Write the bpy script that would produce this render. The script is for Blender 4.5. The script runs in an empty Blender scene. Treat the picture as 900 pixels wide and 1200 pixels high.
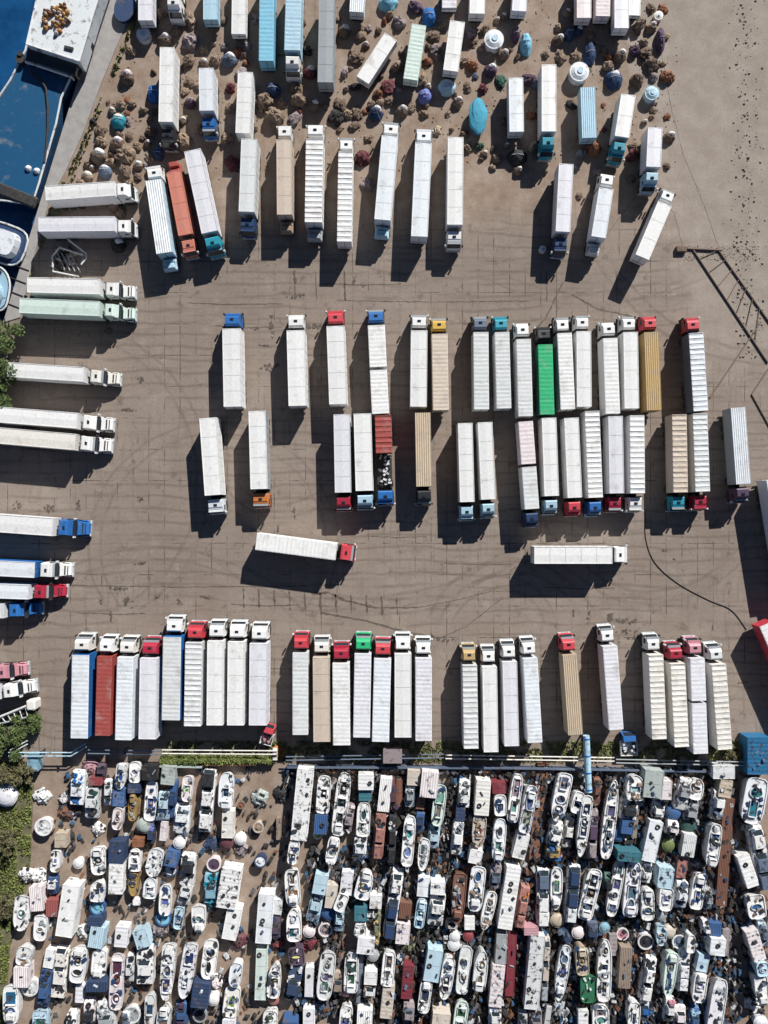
import bpy, math, random
from mathutils import Vector, Matrix, noise
random.seed(11)
PI = math.pi
S = 7.5          # photo pixels per metre on the ground
H = 115.0        # height of the drone
C = bpy.context.scene.collection
scene = bpy.context.scene
SUNAZ = Vector((0.48, 0.88)).normalized(); SUNEL = math.radians(32)

def W(px, py, h=0.0):
    k = (1 - h / H) / S
    return Vector(((px - 450) * k, (600 - py) * k))

def lin(h):
    c = [int(h[i:i+2], 16) / 255 for i in (0, 2, 4)]
    return tuple((v / 12.92 if v <= .04045 else ((v + .055) / 1.055) ** 2.4) for v in c)
# real base colours by word (the word is used in the labels too)
COL = dict(white=(.79,.79,.78), pale_white=(.73,.77,.81), cream=(.77,.745,.69), beige=(.60,.51,.42), tan=(.52,.42,.30),
 ochre=(.50,.35,.16), yellow=(.68,.42,.07), orange=(.62,.20,.05), red=(.58,.055,.075), crimson=(.40,.02,.05),
 brick_red=(.36,.07,.06), salmon=(.60,.22,.16), rust=(.28,.11,.06), brown=(.32,.235,.17), dark_brown=(.19,.135,.10),
 blue=(.02,.14,.42), navy=(.02,.05,.13), light_blue=(.42,.62,.74), sky_blue=(.22,.53,.70), teal=(.02,.28,.38), green=(.02,.42,.17),
 dark_green=(.02,.10,.08), lime=(.34,.48,.10), olive=(.20,.21,.10), grey=(.33,.36,.38), light_grey=(.67,.69,.69), slate=(.12,.16,.23),
 black=(.02,.022,.026), maroon=(.15,.035,.05), mauve=(.32,.26,.27), lavender=(.73,.73,.775), pinkish_white=(.74,.66,.67),
 mint=(.60,.72,.66), purple=(.09,.055,.10), pink=(.55,.25,.30), green_grey=(.40,.47,.44), violet_blue=(.16,.19,.50))
def cw(c): return c.replace('_', ' ')

# ------------------------------------------------------------------ materials
def newmat(name):
    m = bpy.data.materials.new(name); m.use_nodes = True
    nt = m.node_tree; b = nt.nodes['Principled BSDF']; return m, nt, b
def N(nt, t, **k):
    n = nt.nodes.new(t)
    for a, v in k.items(): setattr(n, a, v)
    return n
def ramp(nt, src, stops):
    r = N(nt, 'ShaderNodeValToRGB'); e = r.color_ramp.elements
    e[0].position, e[0].color = stops[0][0], (*stops[0][1], 1)
    e[1].position, e[1].color = stops[-1][0], (*stops[-1][1], 1)
    for p, c in stops[1:-1]:
        x = e.new(p); x.color = (*c, 1)
    nt.links.new(src, r.inputs[0]); return r.outputs[0]
def noi(nt, co, scale, detail=4, rough=.6):
    n = N(nt, 'ShaderNodeTexNoise'); n.inputs['Scale'].default_value = scale
    n.inputs['Detail'].default_value = detail; n.inputs['Roughness'].default_value = rough
    nt.links.new(co, n.inputs['Vector']); return n.outputs['Fac']
def mixc(nt, fac, a, b, mode='MIX'):
    m = N(nt, 'ShaderNodeMix', data_type='RGBA', blend_type=mode)
    for s, v in ((m.inputs[0], fac), (m.inputs[6], a), (m.inputs[7], b)):
        if isinstance(v, (int, float)): s.default_value = v
        elif isinstance(v, tuple): s.default_value = (*v, 1)
        else: nt.links.new(v, s)
    return m.outputs[2]
def bump(nt, b, src, st, dist=.05):
    u = N(nt, 'ShaderNodeBump'); u.inputs['Strength'].default_value = st; u.inputs['Distance'].default_value = dist
    nt.links.new(src, u.inputs['Height']); nt.links.new(u.outputs[0], b.inputs['Normal'])
def objco(nt):
    tc = N(nt, 'ShaderNodeTexCoord'); oi = N(nt, 'ShaderNodeObjectInfo')
    mu = N(nt, 'ShaderNodeMath', operation='MULTIPLY'); mu.inputs[1].default_value = 90
    nt.links.new(oi.outputs['Random'], mu.inputs[0])
    ad = N(nt, 'ShaderNodeVectorMath', operation='ADD')
    nt.links.new(tc.outputs['Object'], ad.inputs[0]); nt.links.new(mu.outputs[0], ad.inputs[1])
    return ad.outputs[0], oi, tc
def painted(name, lo, hi, dirt, rough, scale, bmp=.1, metal=0):
    m, nt, b = newmat(name); co, oi, tc = objco(nt)
    n1 = noi(nt, co, scale, 5, .65); n2 = noi(nt, co, scale * 5, 4, .7)
    f = ramp(nt, n1, [(lo, (0,0,0)), (hi, (1,1,1))])
    c = mixc(nt, f, oi.outputs['Color'], dirt)
    v = ramp(nt, n2, [(.3, (.86,.86,.86)), (.7, (1.04,1.04,1.04))])
    c = mixc(nt, 1.0, c, v, 'MULTIPLY')
    nt.links.new(c, b.inputs['Base Color']); b.inputs['Roughness'].default_value = rough
    b.inputs['Metallic'].default_value = metal
    bump(nt, b, n2, bmp); return m
M = {}
M['paint'] = painted('painted_metal', .58, .90, (.33,.30,.27), .5, .55)
M['tarp'] = painted('tarpaulin', .52, .92, (.34,.31,.28), .7, .5, .35)
M['worn'] = painted('worn_paint', .55, .70, (.12,.095,.08), .6, .9, .3)
M['scrapped'] = painted('scrapped_paint', .53, .62, (.05,.045,.05), .6, 1.5, .4)
M['rock'] = painted('rough_earth', .45, .72, (.08,.056,.04), .95, 1.2, .9)
M['cloth'] = painted('crumpled_cloth', .6, .8, (.04,.06,.1), .8, 1.5, .8)
m, nt, b = newmat('dark_glass'); b.inputs['Base Color'].default_value = (.02,.028,.035,1); b.inputs['Roughness'].default_value = .12; M['glass'] = m
m, nt, b = newmat('rubber_and_steel'); co, oi, tc = objco(nt)
nt.links.new(ramp(nt, noi(nt, co, 3), [(.3, (.012,.013,.015)), (.75, (.06,.055,.05))]), b.inputs['Base Color']); b.inputs['Roughness'].default_value = .8; M['dark'] = m
def leafmat(name, a, bcol):
    m, nt, b = newmat(name); geo = N(nt, 'ShaderNodeTexCoord')
    f = noi(nt, geo.outputs['Object'], 1.7, 3)
    nt.links.new(ramp(nt, f, [(.3, a), (.7, bcol)]), b.inputs['Base Color']); b.inputs['Roughness'].default_value = .75
    return m
M['leaf'] = leafmat('leaves', (.035,.065,.018), (.13,.17,.05))
M['leafdry'] = leafmat('dry_leaves', (.08,.07,.035), (.17,.16,.07))
M['grass'] = leafmat('grass_blades', (.06,.10,.02), (.24,.26,.07))
M['bark'] = leafmat('bark', (.05,.04,.03), (.12,.09,.07))

# ground
m, nt, b = newmat('worn_asphalt_and_earth'); tc = N(nt, 'ShaderNodeTexCoord'); P = tc.outputs['Object']
sep = N(nt, 'ShaderNodeSeparateXYZ'); nt.links.new(P, sep.inputs[0])
big = noi(nt, P, .045, 4); mid = noi(nt, P, .35, 6, .65); fine = noi(nt, P, 3.0, 5, .75)
asph = ramp(nt, big, [(.30, (.238,.190,.157)), (.5, (.270,.220,.184)), (.72, (.295,.246,.210))])
earth = ramp(nt, mid, [(.30, (.25,.175,.125)), (.55, (.305,.235,.185)), (.75, (.34,.285,.24))])
sand = ramp(nt, mid, [(.3, (.30,.252,.213)), (.7, (.345,.297,.254))])
def m2(op, a, bb):
    n = N(nt, 'ShaderNodeMath', operation=op)
    for s, v in ((n.inputs[0], a), (n.inputs[1], bb)):
        if isinstance(v, (int, float)): s.default_value = v
        else: nt.links.new(v, s)
    return n.outputs[0]
def soft(v, lo, hi):
    r = N(nt, 'ShaderNodeMapRange', clamp=True); nt.links.new(v, r.inputs[0])
    r.inputs[1].default_value = lo; r.inputs[2].default_value = hi; return r.outputs[0]
wob = m2('MULTIPLY', m2('SUBTRACT', mid, .5), 9.0)
yy = m2('ADD', sep.outputs['Y'], wob); xx = m2('ADD', sep.outputs['X'], wob)
top = soft(yy, 43, 49); bot = soft(yy, -37, -40)
right = m2('MULTIPLY', soft(m2('SUBTRACT', xx, m2('MULTIPLY', yy, -.22)), 52, 56), soft(yy, 18, 27))
c = mixc(nt, m2('MAXIMUM', top, bot), asph, earth); c = mixc(nt, right, c, sand)
# joints between the slabs, broken up
br = N(nt, 'ShaderNodeTexBrick'); br.offset = 0; br.squash = 1
nt.links.new(P, br.inputs['Vector']); br.inputs['Scale'].default_value = 1.0
br.inputs['Brick Width'].default_value = 2.45; br.inputs['Row Height'].default_value = 4.9
br.inputs['Mortar Size'].default_value = .075; br.inputs['Mortar Smooth'].default_value = .3
patch = soft(noi(nt, P, .13, 4, .6), .46, .56)
lot = m2('SUBTRACT', 1.0, m2('MAXIMUM', top, m2('MAXIMUM', bot, right)))
jf = m2('MULTIPLY', m2('MULTIPLY', br.outputs['Fac'], soft(mid, .44, .54)), m2('MULTIPLY', lot, m2('ADD', m2('MULTIPLY', patch, .80), .07)))
c = mixc(nt, jf, c, (.05,.04,.035))
# tar and oil next to the joints
br2 = N(nt, 'ShaderNodeTexBrick'); br2.offset = 0; nt.links.new(P, br2.inputs['Vector']); br2.inputs['Scale'].default_value = 1.0
br2.inputs['Brick Width'].default_value = 2.45; br2.inputs['Row Height'].default_value = 4.9
br2.inputs['Mortar Size'].default_value = .5; br2.inputs['Mortar Smooth'].default_value = 1
st = m2('MULTIPLY', soft(noi(nt, P, 1.9, 6, .75), .575, .64), m2('MULTIPLY', br2.outputs['Fac'], soft(noi(nt, P, .09, 3), .47, .56)))
c = mixc(nt, m2('MULTIPLY', st, m2('MULTIPLY', lot, .85)), c, (.055,.043,.036))
# sweeping tyre tracks
wv = N(nt, 'ShaderNodeTexWave', wave_type='RINGS'); mp = N(nt, 'ShaderNodeMapping'); mp.inputs['Location'].default_value = (-30, 40, 0)
nt.links.new(P, mp.inputs[0]); nt.links.new(mp.outputs[0], wv.inputs['Vector']); wv.inputs['Scale'].default_value = .16
wv.inputs['Distortion'].default_value = 5; wv.inputs['Detail'].default_value = 3; wv.inputs['Detail Scale'].default_value = .5
stm = N(nt, 'ShaderNodeMapping'); stm.inputs['Scale'].default_value = (.12, 1.6, 1); stm.inputs['Rotation'].default_value = (0, 0, .05); nt.links.new(P, stm.inputs[0])
streak = noi(nt, stm.outputs[0], .8, 4, .6); c = mixc(nt, m2('MULTIPLY', m2('MULTIPLY', soft(streak, .54, .66), lot), .28), c, (.13,.10,.082))
stv = N(nt, 'ShaderNodeMapping'); stv.inputs['Scale'].default_value = (1.7, .16, 1); nt.links.new(P, stv.inputs[0])
c = mixc(nt, m2('MULTIPLY', m2('MULTIPLY', soft(noi(nt, stv.outputs[0], .8, 4, .6), .55, .66), soft(noi(nt, P, .05, 2), .45, .55)), .25), c, (.12,.095,.08))
oil = soft(noi(nt, P, .42, 6, .72), .575, .66); c = mixc(nt, m2('MULTIPLY', m2('MULTIPLY', oil, lot), .55), c, (.11,.083,.066))
pale = soft(noi(nt, P, .24, 5, .7), .56, .68); c = mixc(nt, m2('MULTIPLY', pale, .40), c, (.37,.32,.275))
vo = N(nt, 'ShaderNodeTexVoronoi', feature='DISTANCE_TO_EDGE'); vp = N(nt, 'ShaderNodeVectorMath', operation='MULTIPLY_ADD'); nzc = N(nt, 'ShaderNodeTexNoise'); nzc.inputs['Scale'].default_value = .5; nt.links.new(P, nzc.inputs['Vector'])
nt.links.new(nzc.outputs['Color'], vp.inputs[0]); vp.inputs[1].default_value = (4, 4, 0); nt.links.new(P, vp.inputs[2]); nt.links.new(vp.outputs[0], vo.inputs['Vector']); vo.inputs['Scale'].default_value = .11
crk = m2('MULTIPLY', m2('SUBTRACT', 1.0, soft(vo.outputs['Distance'], .002, .007)), m2('MULTIPLY', soft(mid, .47, .57), .16)); c = mixc(nt, m2('MULTIPLY', crk, m2('SUBTRACT', 1.0, top)), c, (.06,.047,.04))
tr = m2('MULTIPLY', soft(wv.outputs['Fac'], .80, .98), m2('MULTIPLY', soft(noi(nt, P, .07, 3), .42, .55), .45))
c = mixc(nt, m2('MULTIPLY', tr, lot), c, (.14,.105,.085))
def arcs(c, lst):
    for k, (px, py, R_, y0, y1) in enumerate(lst):
        ce = W(px, py); vd = N(nt, 'ShaderNodeVectorMath', operation='DISTANCE'); nt.links.new(P, vd.inputs[0]); vd.inputs[1].default_value = (ce.x, ce.y, 0)
        a_ = m2('ABSOLUTE', m2('SUBTRACT', m2('ABSOLUTE', m2('SUBTRACT', m2('ADD', vd.outputs['Value'], m2('MULTIPLY', big, 3.0)), R_/S), 0.0), .95), 0.0)
        line = m2('SUBTRACT', 1.0, soft(a_, .10, .34))
        ya, yb = W(0, y1).y, W(0, y0).y
        win = m2('MULTIPLY', soft(sep.outputs['Y'], ya, ya+2.5), m2('SUBTRACT', 1.0, soft(sep.outputs['Y'], yb-2.5, yb)))
        c = mixc(nt, m2('MULTIPLY', m2('MULTIPLY', line, win), m2('MULTIPLY', soft(mid, .36, .56), .42)), c, (.13,.10,.08))
    return c
c = arcs(c, [(600,760,110,600,730),(585,745,75,620,735),(430,420,300,650,725),(250,640,150,300,720),(60,560,190,380,720),(520,-40,370,300,360),(760,560,150,600,720),(900,200,230,300,480),(180,900,260,620,740),(330,520,90,560,690),(700,60,300,320,368)])
vv = ramp(nt, fine, [(.25, (.80,.80,.80)), (.75, (1.12,1.12,1.12))]); c = mixc(nt, 1.0, c, vv, 'MULTIPLY')
v3 = ramp(nt, mid, [(.25, (.86,.85,.84)), (.75, (1.07,1.07,1.07))]); c = mixc(nt, 1.0, c, v3, 'MULTIPLY')
nt.links.new(c, b.inputs['Base Color']); b.inputs['Roughness'].default_value = .92; bump(nt, b, fine, .35, .06); M['ground'] = m
def simple(name, a, bb, sc, rough=.85, bm=.3, dist=.05):
    m, nt, b = newmat(name); tc = N(nt, 'ShaderNodeTexCoord'); f = noi(nt, tc.outputs['Object'], sc, 5, .65)
    nt.links.new(ramp(nt, f, [(.3, a), (.7, bb)]), b.inputs['Base Color']); b.inputs['Roughness'].default_value = rough
    bump(nt, b, f, bm, dist); return m
M['concrete'] = simple('quay_concrete', (.27,.255,.25), (.37,.355,.34), .8)
M['water'] = simple('harbour_water', (.005,.045,.13), (.012,.09,.24), .22, .15, .6, .25)
M['stain'] = simple('tar', (.055,.043,.036), (.16,.128,.105), 2.2, .8)
M['verge'] = simple('verge_soil', (.09,.085,.045), (.19,.18,.10), .7)

# ------------------------------------------------------------------ mesh helper
class MB:
    def __init__(s): s.v = []; s.f = []; s.mi = []; s.parts = []
    def add(s, vs, fs, mi=0):
        o = len(s.v); s.parts.append((o, len(s.f), mi)); s.v += [tuple(v) for v in vs]; s.f += [tuple(i + o for i in f) for f in fs]; s.mi += [mi] * len(fs); return s
    def box(s, x0, x1, y0, y1, z0, z1, mi=0, rz=0, c=None, bev=0):
        if bev:
            x0, x1 = sorted((x0, x1)); y0, y1 = sorted((y0, y1)); e = min(bev, (x1-x0)*.4, (y1-y0)*.4, (z1-z0)*.8)
            o = [(x0+e,y0),(x1-e,y0),(x1,y0+e),(x1,y1-e),(x1-e,y1),(x0+e,y1),(x0,y1-e),(x0,y0+e)]
            i = [(x0+2*e,y0+e),(x1-2*e,y0+e),(x1-e,y0+2*e),(x1-e,y1-2*e),(x1-2*e,y1-e),(x0+2*e,y1-e),(x0+e,y1-2*e),(x0+e,y0+2*e)]
            vs = [(*p, z0) for p in o] + [(*p, z1-e) for p in o] + [(*p, z1) for p in i]
            fs = [tuple(reversed(range(8)))]
            for r in (0, 8):
                for k in range(8): fs.append((r+k, r+(k+1)%8, r+8+(k+1)%8, r+8+k))
            fs.append(tuple(range(16, 24))); 
        else:
            vs = [(x0,y0,z0),(x1,y0,z0),(x1,y1,z0),(x0,y1,z0),(x0,y0,z1),(x1,y0,z1),(x1,y1,z1),(x0,y1,z1)]
            fs = [(3,2,1,0),(4,5,6,7),(0,1,5,4),(1,2,6,5),(2,3,7,6),(3,0,4,7)]
        if rz or c:
            cx, cy = c or ((x0+x1)/2, (y0+y1)/2); a, d = math.cos(rz), math.sin(rz)
            vs = [(cx + (x-cx)*a - (y-cy)*d, cy + (x-cx)*d + (y-cy)*a, z) for x, y, z in vs]
        return s.add(vs, fs, mi)
    def prism(s, pts, z0, z1, k0=1.0, mi=0, top=True, bottom=True, cx=0, cy=0):
        n = len(pts); vs = [(cx+(x-cx)*k0, cy+(y-cy)*k0, z0) for x, y in pts] + [(x, y, z1) for x, y in pts]
        fs = [(i, (i+1) % n, n+(i+1) % n, n+i) for i in range(n)]
        if top: fs.append(tuple(range(n, 2*n)))
        if bottom: fs.append(tuple(reversed(range(n))))
        return s.add(vs, fs, mi)
    def cyl(s, x, y, z0, z1, r, r2=None, n=16, mi=0):
        r2 = r if r2 is None else r2
        vs = [(x+r*math.cos(a), y+r*math.sin(a), z0) for a in [2*PI*i/n for i in range(n)]] + [(x+r2*math.cos(a), y+r2*math.sin(a), z1) for a in [2*PI*i/n for i in range(n)]]
        return s.add(vs, [(i, (i+1) % n, n+(i+1) % n, n+i) for i in range(n)] + [tuple(range(n, 2*n)), tuple(reversed(range(n)))], mi)
    def ring(s, x, y, z0, z1, ra, rb, ka=1, n=20, mi=0):
        vs = []
        for r in (ra, rb):
            for z in (z0, z1): vs += [(x+r*ka*math.cos(2*PI*i/n), y+r*math.sin(2*PI*i/n), z) for i in range(n)]
        fs = []
        for i in range(n):
            j = (i+1) % n
            fs += [(2*n+i, 2*n+j, 3*n+j, 3*n+i), (j, i, n+i, n+j), (n+i, 3*n+i, 3*n+j, n+j)]
        fs = [tuple(reversed(f)) if k % 3 == 2 else f for k, f in enumerate(fs)]
        return s.add(vs, fs, mi)
    def dome(s, x, y, z0, rx, ry, h, n=16, m=5, jit=0, mi=0, seed=0):
        vs = []; fs = []
        for j in range(m):
            t = j / m * PI / 2
            for i in range(n):
                a = 2*PI*i/n; d = 1 + jit * noise.noise((math.cos(a)*1.7+seed, math.sin(a)*1.7, j*.5))
                vs.append((x+rx*d*math.cos(t)*math.cos(a), y+ry*d*math.cos(t)*math.sin(a), z0+h*math.sin(t)*(1+jit*.5*noise.noise((a, j, seed)))))
        vs.append((x, y, z0+h))
        for j in range(m-1):
            for i in range(n): fs.append((j*n+i, j*n+(i+1) % n, (j+1)*n+(i+1) % n, (j+1)*n+i))
        for i in range(n): fs.append(((m-1)*n+i, (m-1)*n+(i+1) % n, m*n))
        return s.add(vs, fs, mi)
    def tube(s, path, r, n=6, mi=0):
        path = [Vector(p) for p in path]; o = []
        for k, p in enumerate(path):
            t = (path[min(k+1, len(path)-1)] - path[max(k-1, 0)]).normalized()
            u = t.cross(Vector((0, 0, 1)));
            if u.length < 1e-3: u = Vector((1, 0, 0))
            u.normalize(); w = t.cross(u)
            o += [p + r*(math.cos(2*PI*i/n)*u + math.sin(2*PI*i/n)*w) for i in range(n)]
        fs = []
        for k in range(len(path)-1):
            for i in range(n): fs.append((k*n+i, k*n+(i+1) % n, (k+1)*n+(i+1) % n, (k+1)*n+i))
        fs += [tuple(range(n)), tuple(reversed(range((len(path)-1)*n, len(path)*n)))]
        return s.add(o, fs, mi)
    def build(s, name, mats, parent=None, color=None, loc=(0,0,0), rz=0, smooth=False):
        me = bpy.data.meshes.new(name); me.from_pydata(s.v, [], s.f)
        if not isinstance(mats, (list, tuple)): mats = [mats]
        for x in mats: me.materials.append(x)
        if len(mats) > 1: me.polygons.foreach_set('material_index', s.mi)
        if smooth: me.polygons.foreach_set('use_smooth', [True]*len(me.polygons))
        me.update()
        o = bpy.data.objects.new(name, me); C.objects.link(o); o.location = loc; o.rotation_euler = (0, 0, rz)
        if parent: o.parent = parent
        if color: o.color = (*(COL[color] if isinstance(color, str) else color), 1)
        return o
def var(c, a=.04):
    c = COL[c] if isinstance(c, str) else c; k = 1 + random.uniform(-a, a*.6); return tuple(min(.82, v*k) for v in c)
LABELS = {}
def tag(o, label, cat, group=None, kind=None):
    n = len(label.replace(',', '').split()); assert 4 <= n <= 16, (n, label)
    if label in LABELS: print('DUP', label)
    LABELS[label] = 1
    o['label'] = label; o['category'] = cat
    if group: o['group'] = group
    if kind: o['kind'] = kind
def thing(name, x, y, rz=0, z=0):
    o = bpy.data.objects.new(name, None); C.objects.link(o); o.location = (x, y, z); o.rotation_euler = (0, 0, rz); o.empty_display_size = .5
    return o
ORD = ['first','second','third','fourth','fifth','sixth','seventh','eighth','ninth','tenth','eleventh','twelfth','thirteenth','fourteenth','fifteenth','sixteenth','seventeenth','eighteenth','nineteenth','twentieth']
ORD += ['twenty-' + ORD[i] for i in range(9)] + ['thirtieth'] + ['thirty-' + ORD[i] for i in range(9)] + ['fortieth'] + ['forty-' + ORD[i] for i in range(9)]

# ------------------------------------------------------------------ the setting
def polyobj(name, px, z, mat, label=None, kind='structure', thick=0):
    pts = [W(*p) for p in px]; mb = MB()
    area = sum(pts[i].x*pts[(i+1) % len(pts)].y - pts[(i+1) % len(pts)].x*pts[i].y for i in range(len(pts)))
    if area < 0: pts.reverse()
    if thick: mb.prism([(p.x, p.y) for p in pts], z-thick, z)
    else: mb.add([(p.x, p.y, z) for p in pts], [tuple(range(len(pts)))])
    o = mb.build(name, mat); o['kind'] = kind; return o
polyobj('ground', [(-6000, 378), (4, 378), (118, 8), (250, -420), (900, -6000), (7000, -6000), (7000, 7000), (-6000, 7000)], 0, M['ground'])
polyobj('water', [(-6000, 500), (60, 500), (400, -420), (1200, -6000), (-6000, -6000)], -1.4, M['water'])
qw = [(118,8),(250,-420),(292,-420),(160,4),(141,45),(118,100),(96,160),(75,205),(58,235),(40,300),(24,372),(4,378)]
polyobj('quay', qw, .12, M['concrete'], thick=2.5)
polyobj('verge', [(-200,893),(18,893),(40,920),(38,960),(36,1010),(30,1060),(12,1110),(6,1210),(-200,1210)], .006, M['verge'])
gm = MB()
def grass_area(mb, poly, n, h=.25, sz=.12):
    xs = [p[0] for p in poly]; ys = [p[1] for p in poly]; k = 0
    while k < n:
        x = random.uniform(min(xs), max(xs)); y = random.uniform(min(ys), max(ys)); ins = False
        for i in range(len(poly)):
            (x1, y1), (x2, y2) = poly[i], poly[i-1]
            if (y1 > y) != (y2 > y) and x < (x2-x1)*(y-y1)/(y2-y1)+x1: ins = not ins
        if not ins: k += .2; continue
        if noise.noise((x*.06, y*.06, 3)) < -.25: k += .5; continue
        p = W(x, y); a = random.uniform(0, PI); s_ = random.uniform(.5, 1.4)*sz; hh = random.uniform(.4, 1)*h
        dx, dy = math.cos(a)*s_, math.sin(a)*s_; tx, ty = random.uniform(-.15, .15), random.uniform(-.15, .15)
        mb.add([(p.x-dx, p.y-dy, 0), (p.x+dx, p.y+dy, 0), (p.x+tx+dx*.4, p.y+ty+dy*.4, hh), (p.x+tx-dx*.4, p.y+ty-dy*.4, hh)], [(0,1,2,3)]); k += 1
grass_area(gm, [(190,868),(868,868),(868,893),(190,893)], 9000, .3, .16)
grass_area(gm, [(160,10),(166,10),(75,240),(45,300),(38,330),(30,350),(38,310),(60,238),(100,160)], 2500, .4, .2)
grass_area(gm, [(-10,893),(20,893),(38,920),(36,1010),(12,1110),(6,1210),(-10,1210)], 5000, .35, .18)
g = gm.build('grass', M['grass']); tag(g, 'rough short grass along the fence, the quay edge and the yard verge', 'grass', kind='stuff')

# scattered stones in the earth area and along the bank on the right; scrap litter in the yard
sm = MB()
def stone(mb, x, y, s, mi=0):
    q = [random.uniform(.6, 1.1)*s for _ in range(7)]
    vs = [(x+q[i]*math.cos(i*PI/3), y+q[i]*math.sin(i*PI/3), -.02) for i in range(6)] + [(x+q[6]*.2, y, s*random.uniform(.5, .9))]
    mb.add(vs, [(i, (i+1) % 6, 6) for i in range(6)], mi)
for _ in range(2600):
    x = random.uniform(120, 795); y = random.uniform(-20, 215)
    if x < 165 - y*.45: continue
    if x > 540 and y > 190 or noise.noise((x*.02, y*.02, 7)) < -.1: continue
    p = W(x, y); stone(sm, p.x, p.y, random.uniform(.06, .28)**1.1)
o = sm.build('rubble', M['rock'], color='brown'); tag(o, 'loose brown stones and clods scattered over the bare earth', 'rubble', kind='stuff')
sm = MB()
for _ in range(1000):
    y = random.uniform(-20, 420); x = 872 + random.gauss(0, 9) + (y*.01)
    p = W(x, y); stone(sm, p.x, p.y, .04+.3*random.random()**4)
for _ in range(500):
    p = W(random.uniform(800, 890), random.uniform(288, 306)); stone(sm, p.x, p.y, random.uniform(.04, .14))
o = sm.build('gravel_bank', M['rock'], color=(.31,.265,.225)); tag(o, 'line of soil coloured gravel running down the sandy right edge', 'gravel', kind='stuff')

# tar lines and blots drawn on the lot as thin sheets
tm = MB(); tr_ = MB()
def ribbon(mb, pts, w, z=.008, jit=.5):
    pts = [W(*p) for p in pts]; out = []
    for i in range(len(pts)-1):
        a, b_ = pts[i], pts[i+1]; n = max(2, int((b_-a).length/.5))
        for k in range(n): out.append(a.lerp(b_, k/n))
    out.append(pts[-1]); L = []
    for i, p in enumerate(out):
        t = (out[min(i+1, len(out)-1)]-out[max(i-1, 0)]); t = t.normalized() if t.length else Vector((1, 0)); nn = Vector((-t.y, t.x))
        ww = w*(1+random.uniform(-jit, jit)); off = nn*random.uniform(-.06, .06)
        L += [(p.x+off.x+nn.x*ww/2, p.y+off.y+nn.y*ww/2, z), (p.x+off.x-nn.x*ww/2, p.y+off.y-nn.y*ww/2, z)]
    mb.add(L, [(2*i, 2*i+1, 2*i+3, 2*i+2) for i in range(len(out)-1)])
def blot(mb, px, py, r, z=.010):
    c_ = W(px, py); n = 14; sd = random.random()*50; e = random.uniform(.6, 1); a0 = random.uniform(0, PI)
    vs = []
    for i in range(n):
        a = 2*PI*i/n; rr = r*(.75+.8*noise.noise((math.cos(a)*1.5+sd, math.sin(a)*1.5, 0)))
        x, y = rr*math.cos(a), rr*e*math.sin(a); vs.append((c_.x+x*math.cos(a0)-y*math.sin(a0), c_.y+x*math.sin(a0)+y*math.cos(a0), z))
    mb.add(vs, [tuple(range(n))])
for y0, xa, xb in [(332,380,470),(352,395,620),(382,250,330),(660,520,600),(686,70,360),(718,90,170),(708,270,350),(355,220,330),(628,430,500),(688,640,720)]:
    ribbon(tm, [(xa, y0), ((xa+xb)/2, y0+2), (xb, y0+1)], .14)
for i, x in enumerate(range(285, 475, 18)): ribbon(tm, [(x, 690+i), (x+1, 712+i)], .26, jit=.8)
for x in (403,404,345,370,640,722): ribbon(tm, [(x, 318), (x+1, 352)], .16)
for x, y, r in [(347,347,.9),(318,382,1.0),(372,382,1.0),(345,325,.7),(300,385,.5),(310,405,.6),(320,430,1.1),(715,722,.9),(735,728,1.0),(733,740,.7),(690,724,.6),(672,718,.4),(742,748,.6),
                (140,690,.9),(150,705,1.0),(165,660,.6),(128,388,.8),(95,430,.5),(165,445,.6),(150,480,.7),(58,595,.8),(92,590,.6),(22,592,.7),(165,585,.5),(415,330,.5),(425,334,.5),
                (130,720,.6),(118,705,.5),(500,745,.6),(520,750,.7),(185,700,.5),(210,705,.5),(240,700,.5),(780,645,.4),(790,655,.3),(345,600,.5),(325,620,.5),(300,640,.4),(835,735,.3),(870,800,.4)]:
    el = random.choice((1, 1, 2.2, .5))
    for k in range(16): blot(tm, x+random.gauss(0, 3.2*r*el), y+random.gauss(0, 3.2*r/el), r*random.uniform(.12, .42), .010+.004*k)
ribbon(tm, [(375,718),(430,728),(480,742),(515,748)], .3); ribbon(tm, [(515,748),(545,735),(590,700)], .12)
ribbon(tm, [(365,696),(385,694),(405,704),(440,712)], .35, jit=.7); ribbon(tm, [(400,702),(440,712),(490,712)], .22, .012, .6); ribbon(tm, [(490,712),(540,702),(575,693),(610,693)], .1); ribbon(tm, [(520,470-60),(500,400)], .08)
ribbon(tm, [(660,330),(640,372),(620,395)], .2); ribbon(tm, [(670,345),(700,362),(745,372)], .25)
ribbon(tm, [(775,60),(785,120),(800,180),(825,240),(842,290)], .07); ribbon(tm, [(765,220),(790,250),(800,290)], .07); ribbon(tm, [(745,230),(715,270),(690,310)], .09)
o = tm.build('road_stains', M['stain']); o['kind'] = 'structure'

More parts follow.
